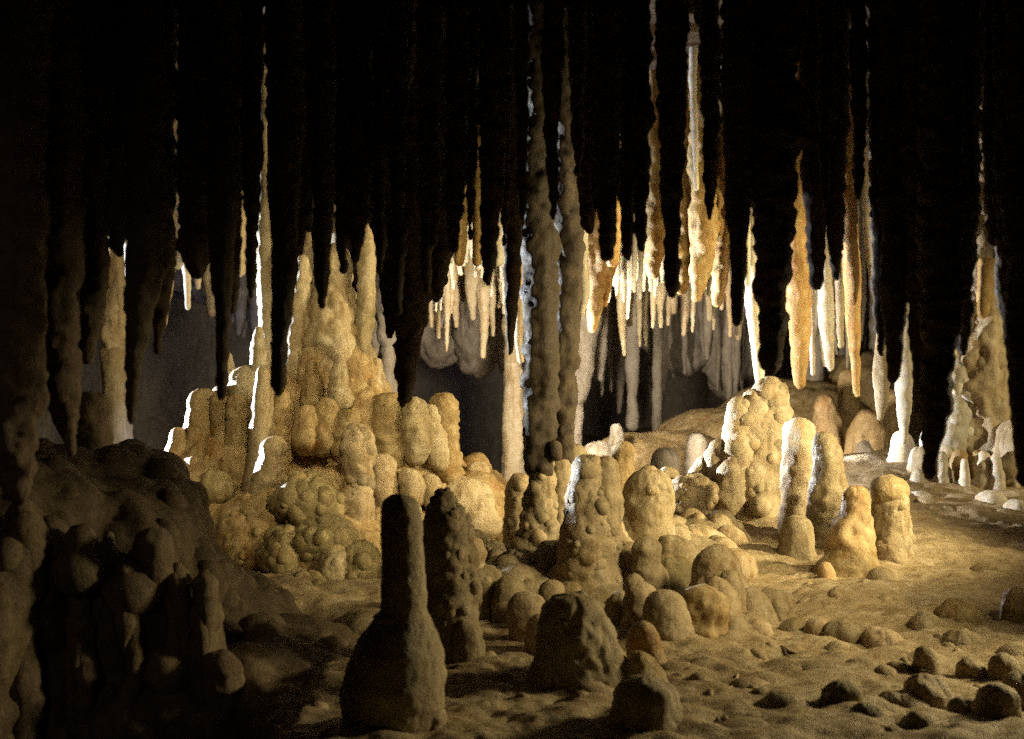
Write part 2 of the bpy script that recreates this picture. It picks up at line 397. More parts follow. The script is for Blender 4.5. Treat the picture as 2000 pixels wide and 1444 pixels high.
def build_wall():
    # one sheet that runs round the far end of the chamber and along both sides
    t = np.linspace(0, 1, 620)
    ang = (t - 0.5) * math.pi * 1.25
    bx = 9.0 * np.sin(ang); by = 9.5 + 11.5 * np.cos(ang)
    nx, ny = -np.sin(ang), -np.cos(ang)
    zs = np.linspace(-1.2, 3.6, 130)
    X = np.repeat(bx[None], 130, 0); Y = np.repeat(by[None], 130, 0); Z = np.repeat(zs[:, None], 620, 1)
    p = np.stack([X.ravel(), Y.ravel(), Z.ravel()], 1)
    disp = 0.5 * fbm(p / 1.7, 3, 41) + 0.22 * domes(p / np.array((0.5, 0.5, 1.6)), 43) + 0.06 * domes(p / np.array((0.16, 0.16, 0.5)), 45)
    V = p + np.stack([np.repeat(nx[None], 130, 0).ravel(), np.repeat(ny[None], 130, 0).ravel(), np.zeros(len(p))], 1) * disp[:, None]
    me = mesh_np('cave_wall', V, [grid_faces(130, 620, False)])
    o = link('cave_wall', me, mat=M['grey']); return tag(o, kind='structure')
build_wall()

# unseen housings added round two floods, visors shaped to keep light off the ceiling
def floodlight(loc, aim, label, vis):
    import bmesh
    root = bpy.data.objects.new('floodlight', None); COL.objects.link(root); root.location = loc
    root.rotation_euler = (0, 0, math.atan2(aim[1] - loc[1], aim[0] - loc[0])); tag(root, label, 'floodlight')
    def box(name, lo, hi):
        bm = bmesh.new(); bmesh.ops.create_cube(bm, size=1)
        for v in bm.verts: v.co = Vector([lo[k] + (v.co[k] + 0.5) * (hi[k] - lo[k]) for k in range(3)])
        bmesh.ops.bevel(bm, geom=bm.edges[:], offset=0.004, segments=1, affect='EDGES')
        me = bpy.data.meshes.new(name); bm.to_mesh(me); bm.free(); link(name, me, (0, 0, 0), root, M['iron'])
    L_, up = vis
    box('visor', (-0.06, -0.42, up), (L_, 0.42, up + 0.006))
    box('back_plate', (-0.075, -0.2, -0.16), (-0.062, 0.2, up + 0.006))
    box('post', (-0.14, -0.02, -loc[2] - 0.2), (-0.08, 0.02, up - 0.03))
pm = bpy.data.materials.new('black_iron'); pm.use_nodes = True
pm.node_tree.nodes['Principled BSDF'].inputs['Base Color'].default_value = (0.02, 0.02, 0.02, 1); pm.node_tree.nodes['Principled BSDF'].inputs['Roughness'].default_value = 0.6
M['iron'] = pm
floodlight((4.2, 6.55, 1.85), (0.2, 8.75), 'unseen floodlight added with a light cutting visor on a tall post', (0.70, 0.045))
floodlight((3.0, 5.35, 1.15), (0.8, 4.5), 'low unseen floodlight added with a light cutting visor', (0.30, 0.07))
# rock that hangs low before the far wall
for es, lab in (([(905, 495, 95, 150, 15.6, .6), (862, 665, 34, 46, 15.5, .3), (935, 615, 50, 110, 15.4, .4), (830, 595, 50, 90, 15.6, .4), (980, 555, 40, 120, 15.6, .4)], 'grey brown rock curtain with a blunt hanging lobe behind the big tapering stalactite'),
                ([(1190, 475, 90, 140, 15.7, .6), (1290, 515, 80, 160, 15.8, .6), (1390, 545, 90, 170, 15.8, .6), (1180, 595, 40, 60, 15.5, .3), (1330, 655, 46, 70, 15.6, .3), (1440, 675, 60, 110, 15.8, .4)], 'grey brown rock curtain hanging before the far wall over the brown shelf'),
                ([(430, 475, 110, 110, 15.6, .6), (500, 555, 60, 70, 15.6, .4), (360, 515, 40, 60, 15.6, .4)], 'grey curtain of rock hanging over the blue dark beside the mound')):
    o, V, N, g = blobs('rock_curtain', es, 0.04, 15.5, '', 'grey', knob=0.10, ks=0.17, lump=0.14, ls=0.4)
    tag(o, lab, 'rock curtain', 'rock curtains before the far wall')
# ------------------------------------------------------------------ dark stalactites of the near rows (silhouettes)
G1 = 'dark stalactites hanging in front of the lights'
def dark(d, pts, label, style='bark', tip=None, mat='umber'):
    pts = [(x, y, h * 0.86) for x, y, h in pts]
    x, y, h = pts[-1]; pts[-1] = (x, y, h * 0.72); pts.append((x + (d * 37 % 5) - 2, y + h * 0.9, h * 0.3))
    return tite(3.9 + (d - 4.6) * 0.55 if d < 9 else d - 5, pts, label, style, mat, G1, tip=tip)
dark(4.6, [(28, 400, 62), (30, 800, 50), (35, 960, 34)], 'broad black stalactite hanging at the edge of the picture over the dark rock apron')
dark(5.0, [(112, 500, 42), (118, 760, 34), (138, 886, 10)], 'long black stalactite with a faint brown edge tapering down to the dark rock apron', tip=[(136, 850, 9), (139, 888, 4)])
dark(5.3, [(172, 400, 36), (172, 600, 28), (170, 696, 16)], 'black stalactite beside the pale grey column, between it and the longer black one', 'bark')
dark(5.4, [(229, 300, 24), (229, 440, 23), (230, 487, 17)], 'short blunt black stalactite ending on the top of the pale grey column')
dark(5.2, [(286, 400, 34), (281, 560, 30), (262, 700, 16), (256, 822, 6)], 'long black stalactite hanging down along the pale grey column', 'rough', tip=[(257, 740, 12), (256, 824, 5)])
dark(5.7, [(312, 400, 27), (312, 600, 20), (308, 684, 8)], 'black stalactite with pointed tip against the blue dark beside the pale grey column')
dark(5.5, [(386, 300, 34), (386, 470, 32), (384, 526, 24)], 'broad stubby black stalactite over the gap between the grey column and the mound')
dark(5.0, [(434, 400, 30), (434, 600, 17), (434, 770, 12)], 'straight slender black stalactite whose tip touches the far lobe of the mound', 'smooth', tip=[(434, 720, 12), (433, 774, 9)])
dark(5.6, [(457, 300, 16), (456, 520, 13), (454, 604, 8)], 'thin black stalactite close behind the straight slender one')
dark(5.3, [(492, 300, 18), (491, 500, 11), (491, 578, 6)], 'thin black stalactite beside the pale column with the wavy white rim', 'rough')
dark(4.9, [(558, 300, 36), (556, 520, 26), (546, 680, 16), (545, 764, 12)], 'thick black stalactite narrowing to a rounded end on the tall mound', 'smooth', tip=[(546, 660, 17), (545, 766, 12)])
dark(5.5, [(588, 280, 30), (590, 400, 20), (584, 470, 9)], 'black stalactite over the white rimmed pinnacle of the mound')
dark(5.2, [(630, 300, 26), (629, 480, 19), (629, 594, 10)], 'black stalactite with a rounded tip in front of the top of the tall mound', 'smooth')
dark(5.7, [(668, 300, 22), (668, 440, 14), (670, 525, 7)], 'slim black stalactite beside the peak of the tall mound')
dark(5.6, [(702, 280, 26), (698, 420, 20), (694, 505, 8)], 'black stalactite tapering to a point over the slender spire of the mound')
dark(10.7, [(755, 250, 42), (758, 430, 30), (765, 560, 18), (763, 655, 7)], 'brown black stalactite with ragged side, hanging close to the big tapering one', 'saw')
dark(10.7, [(812, 120, 30), (816, 330, 36), (806, 450, 46), (806, 560, 34), (795, 680, 24), (790, 784, 12)], 'big brown tapering stalactite whose tip reaches the mound top', 'bark', tip=[(797, 660, 22), (789, 786, 11)])
dark(10.7, [(868, 200, 32), (862, 400, 28), (856, 500, 24), (853, 583, 10)], 'brown black stalactite with knobbly blunt end next to the big tapering one', 'saw')
dark(5.8, [(893, 250, 18), (889, 400, 15), (884, 484, 12)], 'small dark stalactite ending above the white straws, ragged on both sides', 'saw')
dark(6.0, [(921, 250, 13), (919, 380, 8), (918, 462, 5)], 'narrow black stalactite between two golden lit ones')
dark(5.8, [(965, 200, 24), (960, 400, 16), (955, 490, 13), (953, 552, 9)], 'black stalactite with jagged bright edged side beside the white straws', 'saw')
dark(10.7, [(1003, 200, 24), (1002, 400, 20), (1000, 560, 14), (996, 688, 8)], 'long brown stalactite hanging next to the twin dark columns', 'rough')
dark(6.6, [(1153, 250, 22), (1150, 380, 18), (1148, 444, 14)], 'short black stalactite just beyond the twin dark columns')
dark(5.7, [(1186, 200, 22), (1186, 400, 18), (1186, 492, 16)], 'square ended black stalactite with saw toothed side over golden drapery', 'saw')
dark(5.9, [(1226, 200, 20), (1225, 430, 13), (1225, 502, 9)], 'black stalactite between two thin white straws, blunt at the end')
dark(5.8, [(1253, 200, 19), (1252, 400, 14), (1252, 482, 11)], 'black stalactite covering half of a golden lit one')
dark(5.6, [(1316, 150, 26), (1314, 400, 17), (1312, 570, 13)], 'long black stalactite with a straight cut end before the golden cluster', 'rough', tip=[(1313, 500, 14), (1312, 574, 12)])
dark(5.9, [(1388, 150, 20), (1388, 320, 14), (1386, 425, 7)], 'dark brown stalactite between the blue white thread and the orange one')
dark(5.3, [(1442, 200, 28), (1442, 450, 20), (1440, 624, 14)], 'plain black stalactite before the grey far wall, beside the golden cluster', 'smooth')
dark(5.5, [(1508, 200, 46), (1512, 460, 34), (1509, 600, 22), (1507, 722, 13)], 'broad black stalactite with jagged edge between two brilliant white ones', 'saw', tip=[(1509, 600, 21), (1507, 726, 12)])
dark(5.8, [(1592, 200, 28), (1594, 440, 21), (1595, 552, 17)], 'black stalactite with square end beside the largest white and gold one', 'rough')
dark(5.8, [(1632, 200, 20), (1632, 430, 14), (1632, 538, 12)], 'slim black stalactite in front of the twin spiked golden one', 'saw')
dark(5.4, [(1724, 200, 24), (1724, 500, 16), (1720, 690, 7)], 'long black stalactite just beside the frosty blue lit one', 'rough')
dark(5.3, [(1748, 250, 30), (1748, 550, 24), (1746, 735, 16)], 'broad black stalactite ending above the small hanging white and ochre curtain', 'rough')
dark(5.2, [(1800, 300, 34), (1802, 560, 30), (1800, 800, 12)], 'black stalactite between the grey spike and the bristly one', 'rough')
dark(4.9, [(1840, 300, 36), (1838, 560, 30), (1836, 700, 27), (1828, 800, 23), (1817, 925, 10)], 'longest bristly black stalactite, hanging in front of the pale frosted pillar', 'saw', tip=[(1828, 780, 20), (1816, 928, 9)])
dark(5.4, [(1882, 250, 30), (1882, 520, 22), (1880, 682, 16)], 'black stalactite ending halfway down the pale frosted pillar')
dark(5.0, [(1984, 300, 38), (1984, 560, 28), (1978, 684, 18)], 'broad black stalactite beside the orange tip of the pale pillar', 'rough')
dark(4.7, [(2000, 500, 34), (2000, 800, 24), (2000, 940, 16)], 'last long black stalactite at the edge of the picture beyond the pale frosted pillar', 'rough')
# a second, higher row that closes the dark above
G2 = 'short stalactites lost in the dark of the ceiling'
rng = np.random.default_rng(3)
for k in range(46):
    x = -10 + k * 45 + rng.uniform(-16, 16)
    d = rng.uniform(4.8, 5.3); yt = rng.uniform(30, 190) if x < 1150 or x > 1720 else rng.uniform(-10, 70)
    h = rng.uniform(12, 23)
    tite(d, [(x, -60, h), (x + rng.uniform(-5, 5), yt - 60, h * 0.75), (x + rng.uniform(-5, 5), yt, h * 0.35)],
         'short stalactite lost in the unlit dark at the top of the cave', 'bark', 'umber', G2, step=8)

thin_rng = np.random.default_rng(12)
ORD = ['first', 'second', 'third', 'fourth', 'fifth', 'sixth', 'seventh', 'eighth', 'ninth', 'tenth', 'eleventh', 'twelfth', 'thirteenth', 'fourteenth', 'fifteenth', 'sixteenth', 'seventeenth', 'eighteenth', 'nineteenth', 'twentieth']
SEEN = {}
def ordinal(key):
    SEEN[key] = SEEN.get(key, 0) + 1; return ORD[SEEN[key] - 1]
def thin_label(x):
    for lim, where in ((250, 'over the pale grey column'), (420, 'over the blue dark beside the mound'), (620, 'over the pinnacle of the mound'), (780, 'over the tall peak of the mound'), (1000, 'around the big tapering stalactite'), (1200, 'around the twin columns'), (1430, 'around the golden cluster'), (1700, 'among the white and gold stalactites'), (3000, 'in front of the frosted pillar')):
        if x < lim: return 'thin pointed black spike, %s from the left %s' % (ordinal(where), where)
for k, (x, yt, h) in enumerate(((196, 470, 7), (214, 330, 6), (300, 560, 7), (330, 380, 7), (362, 500, 6), (408, 470, 7), (446, 500, 5), (474, 330, 6), (535, 420, 7), (604, 440, 6), (682, 430, 6), (742, 520, 7), (776, 600, 8), (833, 560, 7), (846, 470, 7), (985, 470, 6), (1020, 420, 6), (1080, 420, 8), (1128, 330, 8), (1164, 400, 7), (1240, 400, 6), (1298, 420, 7), (1424, 430, 7), (1462, 360, 6), (1484, 500, 8), (1540, 330, 6), (1614, 400, 6), (1646, 340, 6), (1676, 380, 7), (1716, 640, 8), (1760, 620, 8), (1776, 520, 8), (1818, 720, 8), (1864, 560, 8), (1900, 480, 8), (1940, 470, 9), (1955, 600, 9))):
    tite(4.3 + 0.5 * thin_rng.random(), [(x, yt - 300, h * 1.7), (x + thin_rng.uniform(-4, 4), yt - 110, h * 1.2), (x + thin_rng.uniform(-3, 3), yt - 30, h * 0.8), (x, yt + 10, h * 0.3)], thin_label(x), 'saw', 'umber', 'thin dark stalactites between the thick ones', step=6)
# the twin dark columns
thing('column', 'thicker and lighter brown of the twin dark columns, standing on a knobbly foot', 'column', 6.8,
      [('stalactite_section', [(1053, zc_px(6.8, 3.15), 30), (1050, 300, 25), (1050, 420, 28), (1056, 520, 26), (1055, 640, 30), (1058, 760, 26), (1052, 880, 24), (1056, 940, 22)], 'bark', 'shaded_crust', dict(top_round=False)),
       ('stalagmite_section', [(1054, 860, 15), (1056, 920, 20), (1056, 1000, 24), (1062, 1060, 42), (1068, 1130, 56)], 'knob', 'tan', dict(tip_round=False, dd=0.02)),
       ('knob', [(1083, 862, 12), (1086, 900, 11)], 'rough', 'shaded_crust', dict(dd=-0.06))], nod={1: (46, 11)})
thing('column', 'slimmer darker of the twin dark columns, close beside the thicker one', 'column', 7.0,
      [('stalactite_section', [(1106, zc_px(7.0, 3.15), 25), (1106, 300, 20), (1110, 420, 23), (1108, 600, 20), (1102, 780, 18), (1098, 930, 15)], 'bark', 'shaded_crust', dict(top_round=False)),
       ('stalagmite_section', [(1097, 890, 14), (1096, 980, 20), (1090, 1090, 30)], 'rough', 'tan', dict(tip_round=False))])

# ------------------------------------------------------------------ lit stalactites of the far rows
G3 = 'stalactites caught by the white light'
def lit(d, pts, label, style='rough', mat='white', top=None, tip=None):
    style = {'rough': 'calcite', 'saw': 'beads', 'smooth': 'calcite'}.get(style, style)
    return tite(d, pts, label, style, mat, G3, step=5, top=top, tip=tip)
lit(9.2, [(207, 300, 8), (207, 420, 9), (207, 500, 7)], 'thin white lit stalactite glinting beside the blunt black one above the grey column')
lit(9.0, [(250, 200, 10), (250, 330, 11), (251, 440, 11), (254, 545, 6)], 'bright jagged stalactite sliver with a blue edge over the pale grey column', 'saw')
lit(9.4, [(345, 300, 9), (345, 430, 10), (346, 480, 12), (345, 528, 10)], 'lone pale lit stalactite with a white stripe, hanging in the dark gap')
lit(9.6, [(392, 420, 7), (391, 470, 8), (391, 500, 6)], 'tiny tan glint of a stalactite in the black gap before the mound', mat='cream')
lit(9.4, [(322, 500, 22), (322, 560, 14), (320, 638, 5)], 'white and tan fang hanging from the low ledge over the blue dark', 'smooth', 'cream', tip=[(321, 590, 10), (319, 642, 4)])
lit(9.6, [(363, 505, 10), (366, 550, 7), (367, 606, 5)], 'small curved white fang in the middle of the low ledge', 'clean')
lit(9.7, [(381, 505, 9), (386, 540, 7), (386, 566, 5)], 'shortest white fang of the low ledge', 'clean')
lit(10.5, [(410, 480, 16), (412, 560, 12), (413, 620, 8)], 'dull tan stub hanging from the low ledge, beside the slender black stalactite', 'drape', 'grey')
lit(9.0, [(472, 300, 9), (471, 430, 10), (469, 540, 8)], 'pale lit stalactite half hidden between two thin black ones', 'saw', 'cream')
lit(8.9, [(660, 250, 8), (659, 380, 9), (658, 500, 10)], 'thin tan stalactite reaching down to the peak of the mound', 'saw', 'cream')
lit(10.2, [(906, 250, 18), (904, 380, 14), (900, 470, 10), (896, 520, 8)], 'golden lit stalactite with white edge over the white straws', 'drape', 'amber')
lit(10.3, [(936, 250, 14), (935, 380, 11), (932, 520, 8)], 'bright golden lit stalactite, smooth and straight, over the white straws', 'rough', 'amber')
lit(10.0, [(976, 260, 12), (976, 400, 10), (972, 520, 9)], 'stalactite with a row of white glints beside the jagged black one', 'saw', 'white')
lit(9.2, [(1201, 140, 9), (1200, 330, 10), (1198, 420, 14), (1196, 520, 10)], 'tall glinting stalactite beads of light above the golden drapery', 'saw', 'amber')
lit(9.6, [(1274, 150, 6), (1275, 260, 11), (1278, 350, 18), (1279, 460, 20), (1276, 545, 10)], 'golden brown stalactite with ribbed side, tallest beside the golden cluster', 'drape', 'amber')
lit(9.4, [(1340, 170, 7), (1338, 250, 10), (1337, 320, 16), (1338, 400, 26), (1334, 500, 24), (1328, 575, 9)], 'golden ribbed stalactite with a white flash at the start of the golden cluster', 'drape', 'amber')
lit(9.3, [(1372, 360, 22), (1374, 450, 26), (1368, 530, 16), (1360, 590, 7)], 'golden stalactite with broad white streak in the middle of the golden cluster', 'drape', 'amber')
lit(9.5, [(1410, 200, 8), (1410, 300, 13), (1410, 380, 19), (1410, 450, 20), (1404, 570, 11), (1400, 600, 6)], 'orange topped stalactite at the end of the golden cluster', 'drape', 'amber')
lit(8.9, [(1356, 60, 6), (1353, 150, 6), (1358, 280, 5), (1361, 372, 4)], 'long crooked blue white thread of calcite in the dark above the golden cluster', 'saw')
lit(9.0, [(1412, 60, 11), (1412, 140, 7)], 'small blue white glint of a tip high up in the dark beside the long thread')
lit(9.2, [(1460, 380, 5), (1460, 470, 6), (1460, 560, 5)], 'hair thin stalactite with two white glints before the far wall', 'clean')
lit(9.3, [(1474, 520, 14), (1475, 600, 16), (1481, 690, 12), (1484, 757, 6)], 'brilliant white stalactite with an orange edge hanging just over the cauliflower mound', 'smooth', 'white', tip=[(1481, 690, 11), (1485, 760, 5)])
lit(9.4, [(1564, 200, 7), (1562, 300, 8), (1557, 360, 18), (1553, 420, 22), (1558, 560, 24), (1562, 650, 19), (1560, 756, 9)], 'largest white and gold stalactite, lit along its whole length', 'rough', 'amber', tip=[(1561, 690, 17), (1563, 760, 8)])
lit(9.9, [(1588, 480, 6), (1585, 600, 7), (1588, 734, 4)], 'thin pale stalactite tucked beside the largest white and gold one', 'clean')
lit(9.6, [(1612, 440, 8), (1612, 540, 15), (1614, 620, 14), (1621, 720, 6)], 'white stalactite bending to a hooked tip between gold ones', 'smooth', 'white', tip=[(1617, 660, 11), (1623, 724, 5)])
lit(9.7, [(1640, 430, 10), (1640, 540, 9), (1642, 680, 5)], 'narrow tan stalactite beside the hooked white one', 'rough', 'cream')
lit(9.5, [(1655, 428, 17), (1664, 520, 15), (1667, 640, 11), (1673, 772, 5)], 'twin spiked golden stalactite with a long white side', 'rough', 'amber', tip=[(1670, 690, 9), (1675, 776, 4)])
lit(9.3, [(1690, 270, 5), (1692, 360, 7), (1700, 450, 11), (1706, 520, 9), (1708, 588, 4)], 'frosty blue lit stalactite alone in the dark', 'saw', 'white')
lit(9.35, [(1712, 370, 12), (1706, 400, 8), (1700, 436, 7)], 'small frosty blue spur branching beside the blue lit stalactite', 'saw', top=362)
lit(9.4, [(1612, 240, 6), (1606, 330, 7), (1600, 360, 4)], 'string of dim blue glints high beside the largest white and gold stalactite', 'saw')
lit(10.2, [(1770, 400, 7), (1768, 590, 9), (1766, 640, 12), (1764, 720, 16), (1766, 790, 11), (1766, 868, 4)], 'grey white spike with a small orange top, hanging by the bristly black one', 'saw', 'white')
lit(10.0, [(1722, 500, 7), (1720, 690, 10), (1722, 740, 17), (1722, 780, 12), (1719, 822, 4)], 'small hanging curtain, white edged and ochre, under the broad black stalactite', 'smooth', 'cream')
lit(10.12, [(1930, 505, 15), (1925, 560, 14), (1920, 622, 8)], 'short stalactite glowing orange with a white tip on top of the pale frosted pillar', 'smooth', 'amber', top=500)
lit(8.4, [(1015, 480, 5), (1015, 560, 7), (1012, 660, 7), (1018, 710, 6)], 'slender stalactite with a beaded white edge beside the thick dark column', 'rough', 'cream')
lit(8.9, [(1139, 400, 7), (1138, 510, 9), (1143, 570, 8), (1134, 618, 6)], 'thin twisted stalactite with an eyelet of white light, beside the slim dark column', 'saw', 'white')

# golden drapery behind the saw toothed black one
for x, w_, y1, lab in ((1140, 17, 620, 'narrow golden brown drapery fold next to the slim dark column'), (1168, 24, 650, 'broad golden brown drapery with fluted folds behind the saw toothed black stalactite'), (1192, 15, 600, 'golden brown drapery fold with ragged lower edge, last before the white straws')):
    tite(9.9, [(x, 400, w_), (x, 520, w_ * 0.95), (x - 6, y1 - 60, w_ * 0.6), (x - 10, y1, w_ * 0.25)], lab, 'drape', 'amber', 'golden drapery folds', step=5, name='drapery', cat='drapery')

# white straws in the fringe beyond
G4 = 'white straws of the far fringe'
def straws(n, x0, x1, d0, d1, ya, yb, la, lb, lab, mat, hw=(4, 8)):
    for k in range(n):
        x = x0 + (x1 - x0) * (k + rng.uniform(0.15, 0.85)) / n; d = rng.uniform(d0, d1)
        yt = rng.uniform(ya, yb); L_ = rng.uniform(la, lb); h = rng.uniform(*hw)
        tite(d, [(x, yt, h * 1.3), (x + rng.uniform(-3, 3), yt + L_ * 0.5, h * 0.8), (x + rng.uniform(-4, 4), yt + L_, h * 0.4)], lab % ordinal(lab), 'rough', mat, G4, step=6, top=min(yt - 6, zc_px(d, 3.15) if d < 13.5 else yt - 6), name='soda_straw')
straws(18, 850, 1000, 11.4, 12.6, 420, 470, 60, 150, 'white soda straw, %s from the left in the fringe beside the twin columns', 'white')
straws(20, 1200, 1445, 11.0, 12.0, 410, 500, 80, 170, 'white soda straw, %s from the left in the fringe beyond the golden cluster', 'white')
straws(7, 1580, 1690, 11.5, 12.6, 560, 620, 70, 150, 'thin dim straw, %s from the left behind the brilliant white stalactites', 'white')
# dim far stalactites
G5 = 'dim grey stalactites before the far wall'
def far(n, x0, x1, ya, yb, la, lb, lab, hw, d0=14, d1=16):
    for k in range(n):
        x = x0 + (x1 - x0) * (k + rng.uniform(0.2, 0.8)) / n; d = rng.uniform(d0, d1)
        yt = rng.uniform(ya, yb); L_ = rng.uniform(la, lb); h = rng.uniform(*hw)
        tite(d, [(x, yt, h * 1.3), (x, yt + L_ * 0.45, h), (x + rng.uniform(-4, 4), yt + L_, h * 0.25)], lab % ordinal(lab), 'drape', 'grey', G5, step=7, top=330)
far(19, 825, 1000, 470, 560, 90, 190, 'dim grey stalactite, %s from the left in the gap beside the twin columns', (6, 15))
far(20, 1140, 1460, 540, 620, 80, 220, 'dim grey stalactite, %s from the left over the shelf of brown rock', (6, 15))
straws(20, 1150, 1450, 12.4, 13.4, 470, 560, 70, 150, 'cream straw, %s from the left in the second fringe over the shelf of brown rock', 'cream', (5, 11))
straws(16, 835, 1000, 12.6, 13.4, 470, 560, 60, 150, 'cream straw, %s from the left in the second fringe beside the twin columns', 'cream', (5, 11))
straws(20, 1150, 1450, 11.2, 12.0, 430, 480, 50, 120, 'short white straw, %s from the left in the bright fringe beyond the golden cluster', 'white', (4, 7))
far(8, 400, 520, 470, 520, 100, 170, 'dull grey stalactite, %s from the left over the blue dark beside the mound', (12, 20))
far(5, 720, 780, 470, 520, 120, 230, 'dim grey stalactite, %s from the left in the gap behind the slender spire', (10, 18))
far(8, 1580, 1760, 600, 640, 100, 230, 'dim grey stalactite, %s from the left behind the brilliant white ones', (9, 16), 12.5, 14)
tite(13.5, [(1168, 600, 20), (1172, 680, 12), (1173, 745, 4)], 'dim grey fang, the most sharply pointed before the far wall', 'smooth', 'grey', G5, top=318)
tite(13.8, [(1236, 560, 12), (1236, 700, 13), (1235, 780, 8), (1236, 842, 12)], 'slim dim grey stalactite that nearly reaches the shelf of brown rock', 'smooth', 'grey', G5, top=318)
tite(14.2, [(1286, 600, 10), (1284, 720, 9), (1283, 846, 8)], 'thin dim grey pillar behind the orange pawn shaped stalagmite', 'smooth', 'grey', G5, top=318)
thing('column', 'pale grey column standing alone in the blue dark beside the rock apron', 'column', 12.5,
      [('upper_section', [(232, zc_px(12.5, 3.1), 40), (230, 480, 28), (225, 560, 26), (222, 660, 24), (222, 700, 24)], 'drape', 'cream', dict(top_round=False)),
       ('lower_section', [(222, 660, 22), (222, 740, 23), (228, 800, 26), (230, 860, 30), (228, 930, 36)], 'smooth', 'cream', dict(tip_round=False))])
thing('column', 'tall dim grey column behind the thicker dark column', 'column', 13.2,
      [('upper_section', [(1002, 400, 26), (1004, 600, 20), (1002, 720, 18)], 'drape', 'cream', dict(top_round=False)),
       ('lower_section', [(1002, 690, 16), (1003, 800, 19), (1003, 960, 24)], 'smooth', 'cream', dict(tip_round=False))])
thing('column', 'dim grey brown column widening upward, seen behind the slim dark column', 'column', 13.0,
      [('upper_section', [(1140, 400, 44), (1138, 580, 34), (1130, 720, 26), (1122, 800, 18)], 'drape', 'grey', dict(top_round=False)),
       ('lower_section', [(1122, 770, 16), (1118, 880, 18), (1116, 960, 24)], 'smooth', 'grey', dict(tip_round=False))])
thing('column', 'dim grey column seen through the gap between the slender spire and the big tapering stalactite', 'column', 12.8,
      [('upper_section', [(750, 400, 30), (752, 560, 22), (758, 680, 14)], 'drape', 'grey', dict(top_round=False)),
       ('lower_section', [(757, 650, 12), (760, 740, 16), (764, 860, 24)], 'smooth', 'grey', dict(tip_round=False))])

# ------------------------------------------------------------------ far shelf, far pillar
o, V, N, g = blobs('rock_shelf', [(1300, 930, 170, 75, 12.6, 0.9), (1420, 900, 150, 105, 13.2, 0.8), (1230, 905, 70, 50, 12.4, 0.5), (1560, 900, 190, 160, 13.6, 0.9), (1680, 860, 150, 170, 13.9, 0.8)], 0.035, 13, '', 'ochre', knob=0.05, ks=0.22, lump=0.06, ls=0.5)
tag(o, 'shelf of brown rock before the far wall behind the orange pawn shaped stalagmite', 'rock shelf')
for (x, y0, y1, h, d, lab) in ((1204, 828, 880, 12, 11.8, 'small pale lilac stalagmite at the edge of the shelf of brown rock'), (1360, 846, 930, 16, 11.2, 'lilac grey frosted stalagmite standing behind the cauliflower mound'),
                            (1298, 876, 930, 22, 11.2, 'low frosted lilac knob on the front of the shelf of brown rock'), (1165, 862, 930, 30, 11.9, 'broad pale lilac rock boss at the start of the shelf of brown rock'),
                            (1655, 890, 960, 9, 11.0, 'thin lilac white stalagmite behind the figure shaped one'), (1690, 860, 965, 20, 11.3, 'grey stalagmite with white face behind the figure shaped one')):
    mite(d, [(x, y0, h * 0.8), (x, (y0 + y1) / 2, h), (x, y1 + 40, h * 1.3)], lab, 'knob', 'grey')
t = thing('pillar', 'pale frosted pillar with an orange top, tallest mass on the rising bank', 'pillar', 10.3,
      [('body', [(1908, zc_px(10.3, 3.1), 18), (1918, 520, 17), (1924, 590, 28), (1918, 640, 48), (1912, 700, 58), (1910, 780, 62), (1908, 850, 64), (1902, 930, 74), (1895, 1010, 95)], 'drape', 'cream', dict(top_round=False, tip_round=False)),
       ('flank', [(1862, 640, 14), (1862, 700, 26), (1858, 800, 38), (1848, 900, 48), (1840, 1010, 58)], 'knob', 'white', dict(dd=-0.05, tip_round=False)),
       ('flank', [(1940, 675, 28), (1950, 760, 26), (1952, 880, 28), (1960, 1000, 40)], 'rough', 'cream', dict(tip_round=False, dd=0.05)),
       ('flowstone_lobe', [(1868, 875, 18), (1872, 930, 22), (1870, 985, 18)], 'smooth', 'ochre', dict(dd=-0.22)),
       ('flowstone_lobe', [(1908, 880, 16), (1912, 940, 20), (1912, 980, 12)], 'smooth', 'ochre', dict(dd=-0.26))], nod={0: (40, 12), 1: (60, 12)})
for (x, y0, y1, h, d, sty, mt, lab) in ((1612, 770, 940, 26, 11.6, 'drape', 'ochre', 'dull brown fluted stump behind the hooked white stalactite'), (1690, 800, 950, 34, 11.4, 'drape', 'ochre', 'broad dull brown fluted stump on the far bank behind the figure shaped stalagmite'),
      (1760, 842, 985, 22, 10.6, 'knob', 'white', 'white faced knobbly stalagmite on the far bank under the grey white spike'), (1802, 872, 1000, 26, 10.2, 'knob', 'cream', 'pale knobbly stalagmite between the frosted pillar and the grey white spike'), (1655, 720, 930, 20, 12.0, 'drape', 'ochre', 'tall dull brown pillar behind the twin spiked golden stalactite'),
      (1735, 760, 940, 24, 11.8, 'drape', 'ochre', 'dull brown pillar behind the small hanging curtain'), (1980, 820, 1000, 36, 10.0, 'knob', 'cream', 'pale rough stalagmite cut by the edge beyond the frosted pillar')):
    mite(d, [(x, y0, h * 0.6), (x + 3, y0 * 0.6 + y1 * 0.4, h), (x, y1, h * 1.3)], lab, sty, mt, group='formations of the far bank')
for k in range(11):
    x = 1776 + 21 * k + rng.uniform(-6, 6); h = rng.uniform(8, 17); y0 = rng.uniform(880, 950)
    mite(rng.uniform(9.75, 10.0), [(x, y0, h * 0.5), (x + rng.uniform(-3, 3), y0 + 40, h), (x, 1004, h * 1.4)], 'small white knobbly stalagmite, %s from the left around the foot of the frosted pillar' % ordinal('foot'), 'knob', 'white', group='white knobs round the frosted pillar')
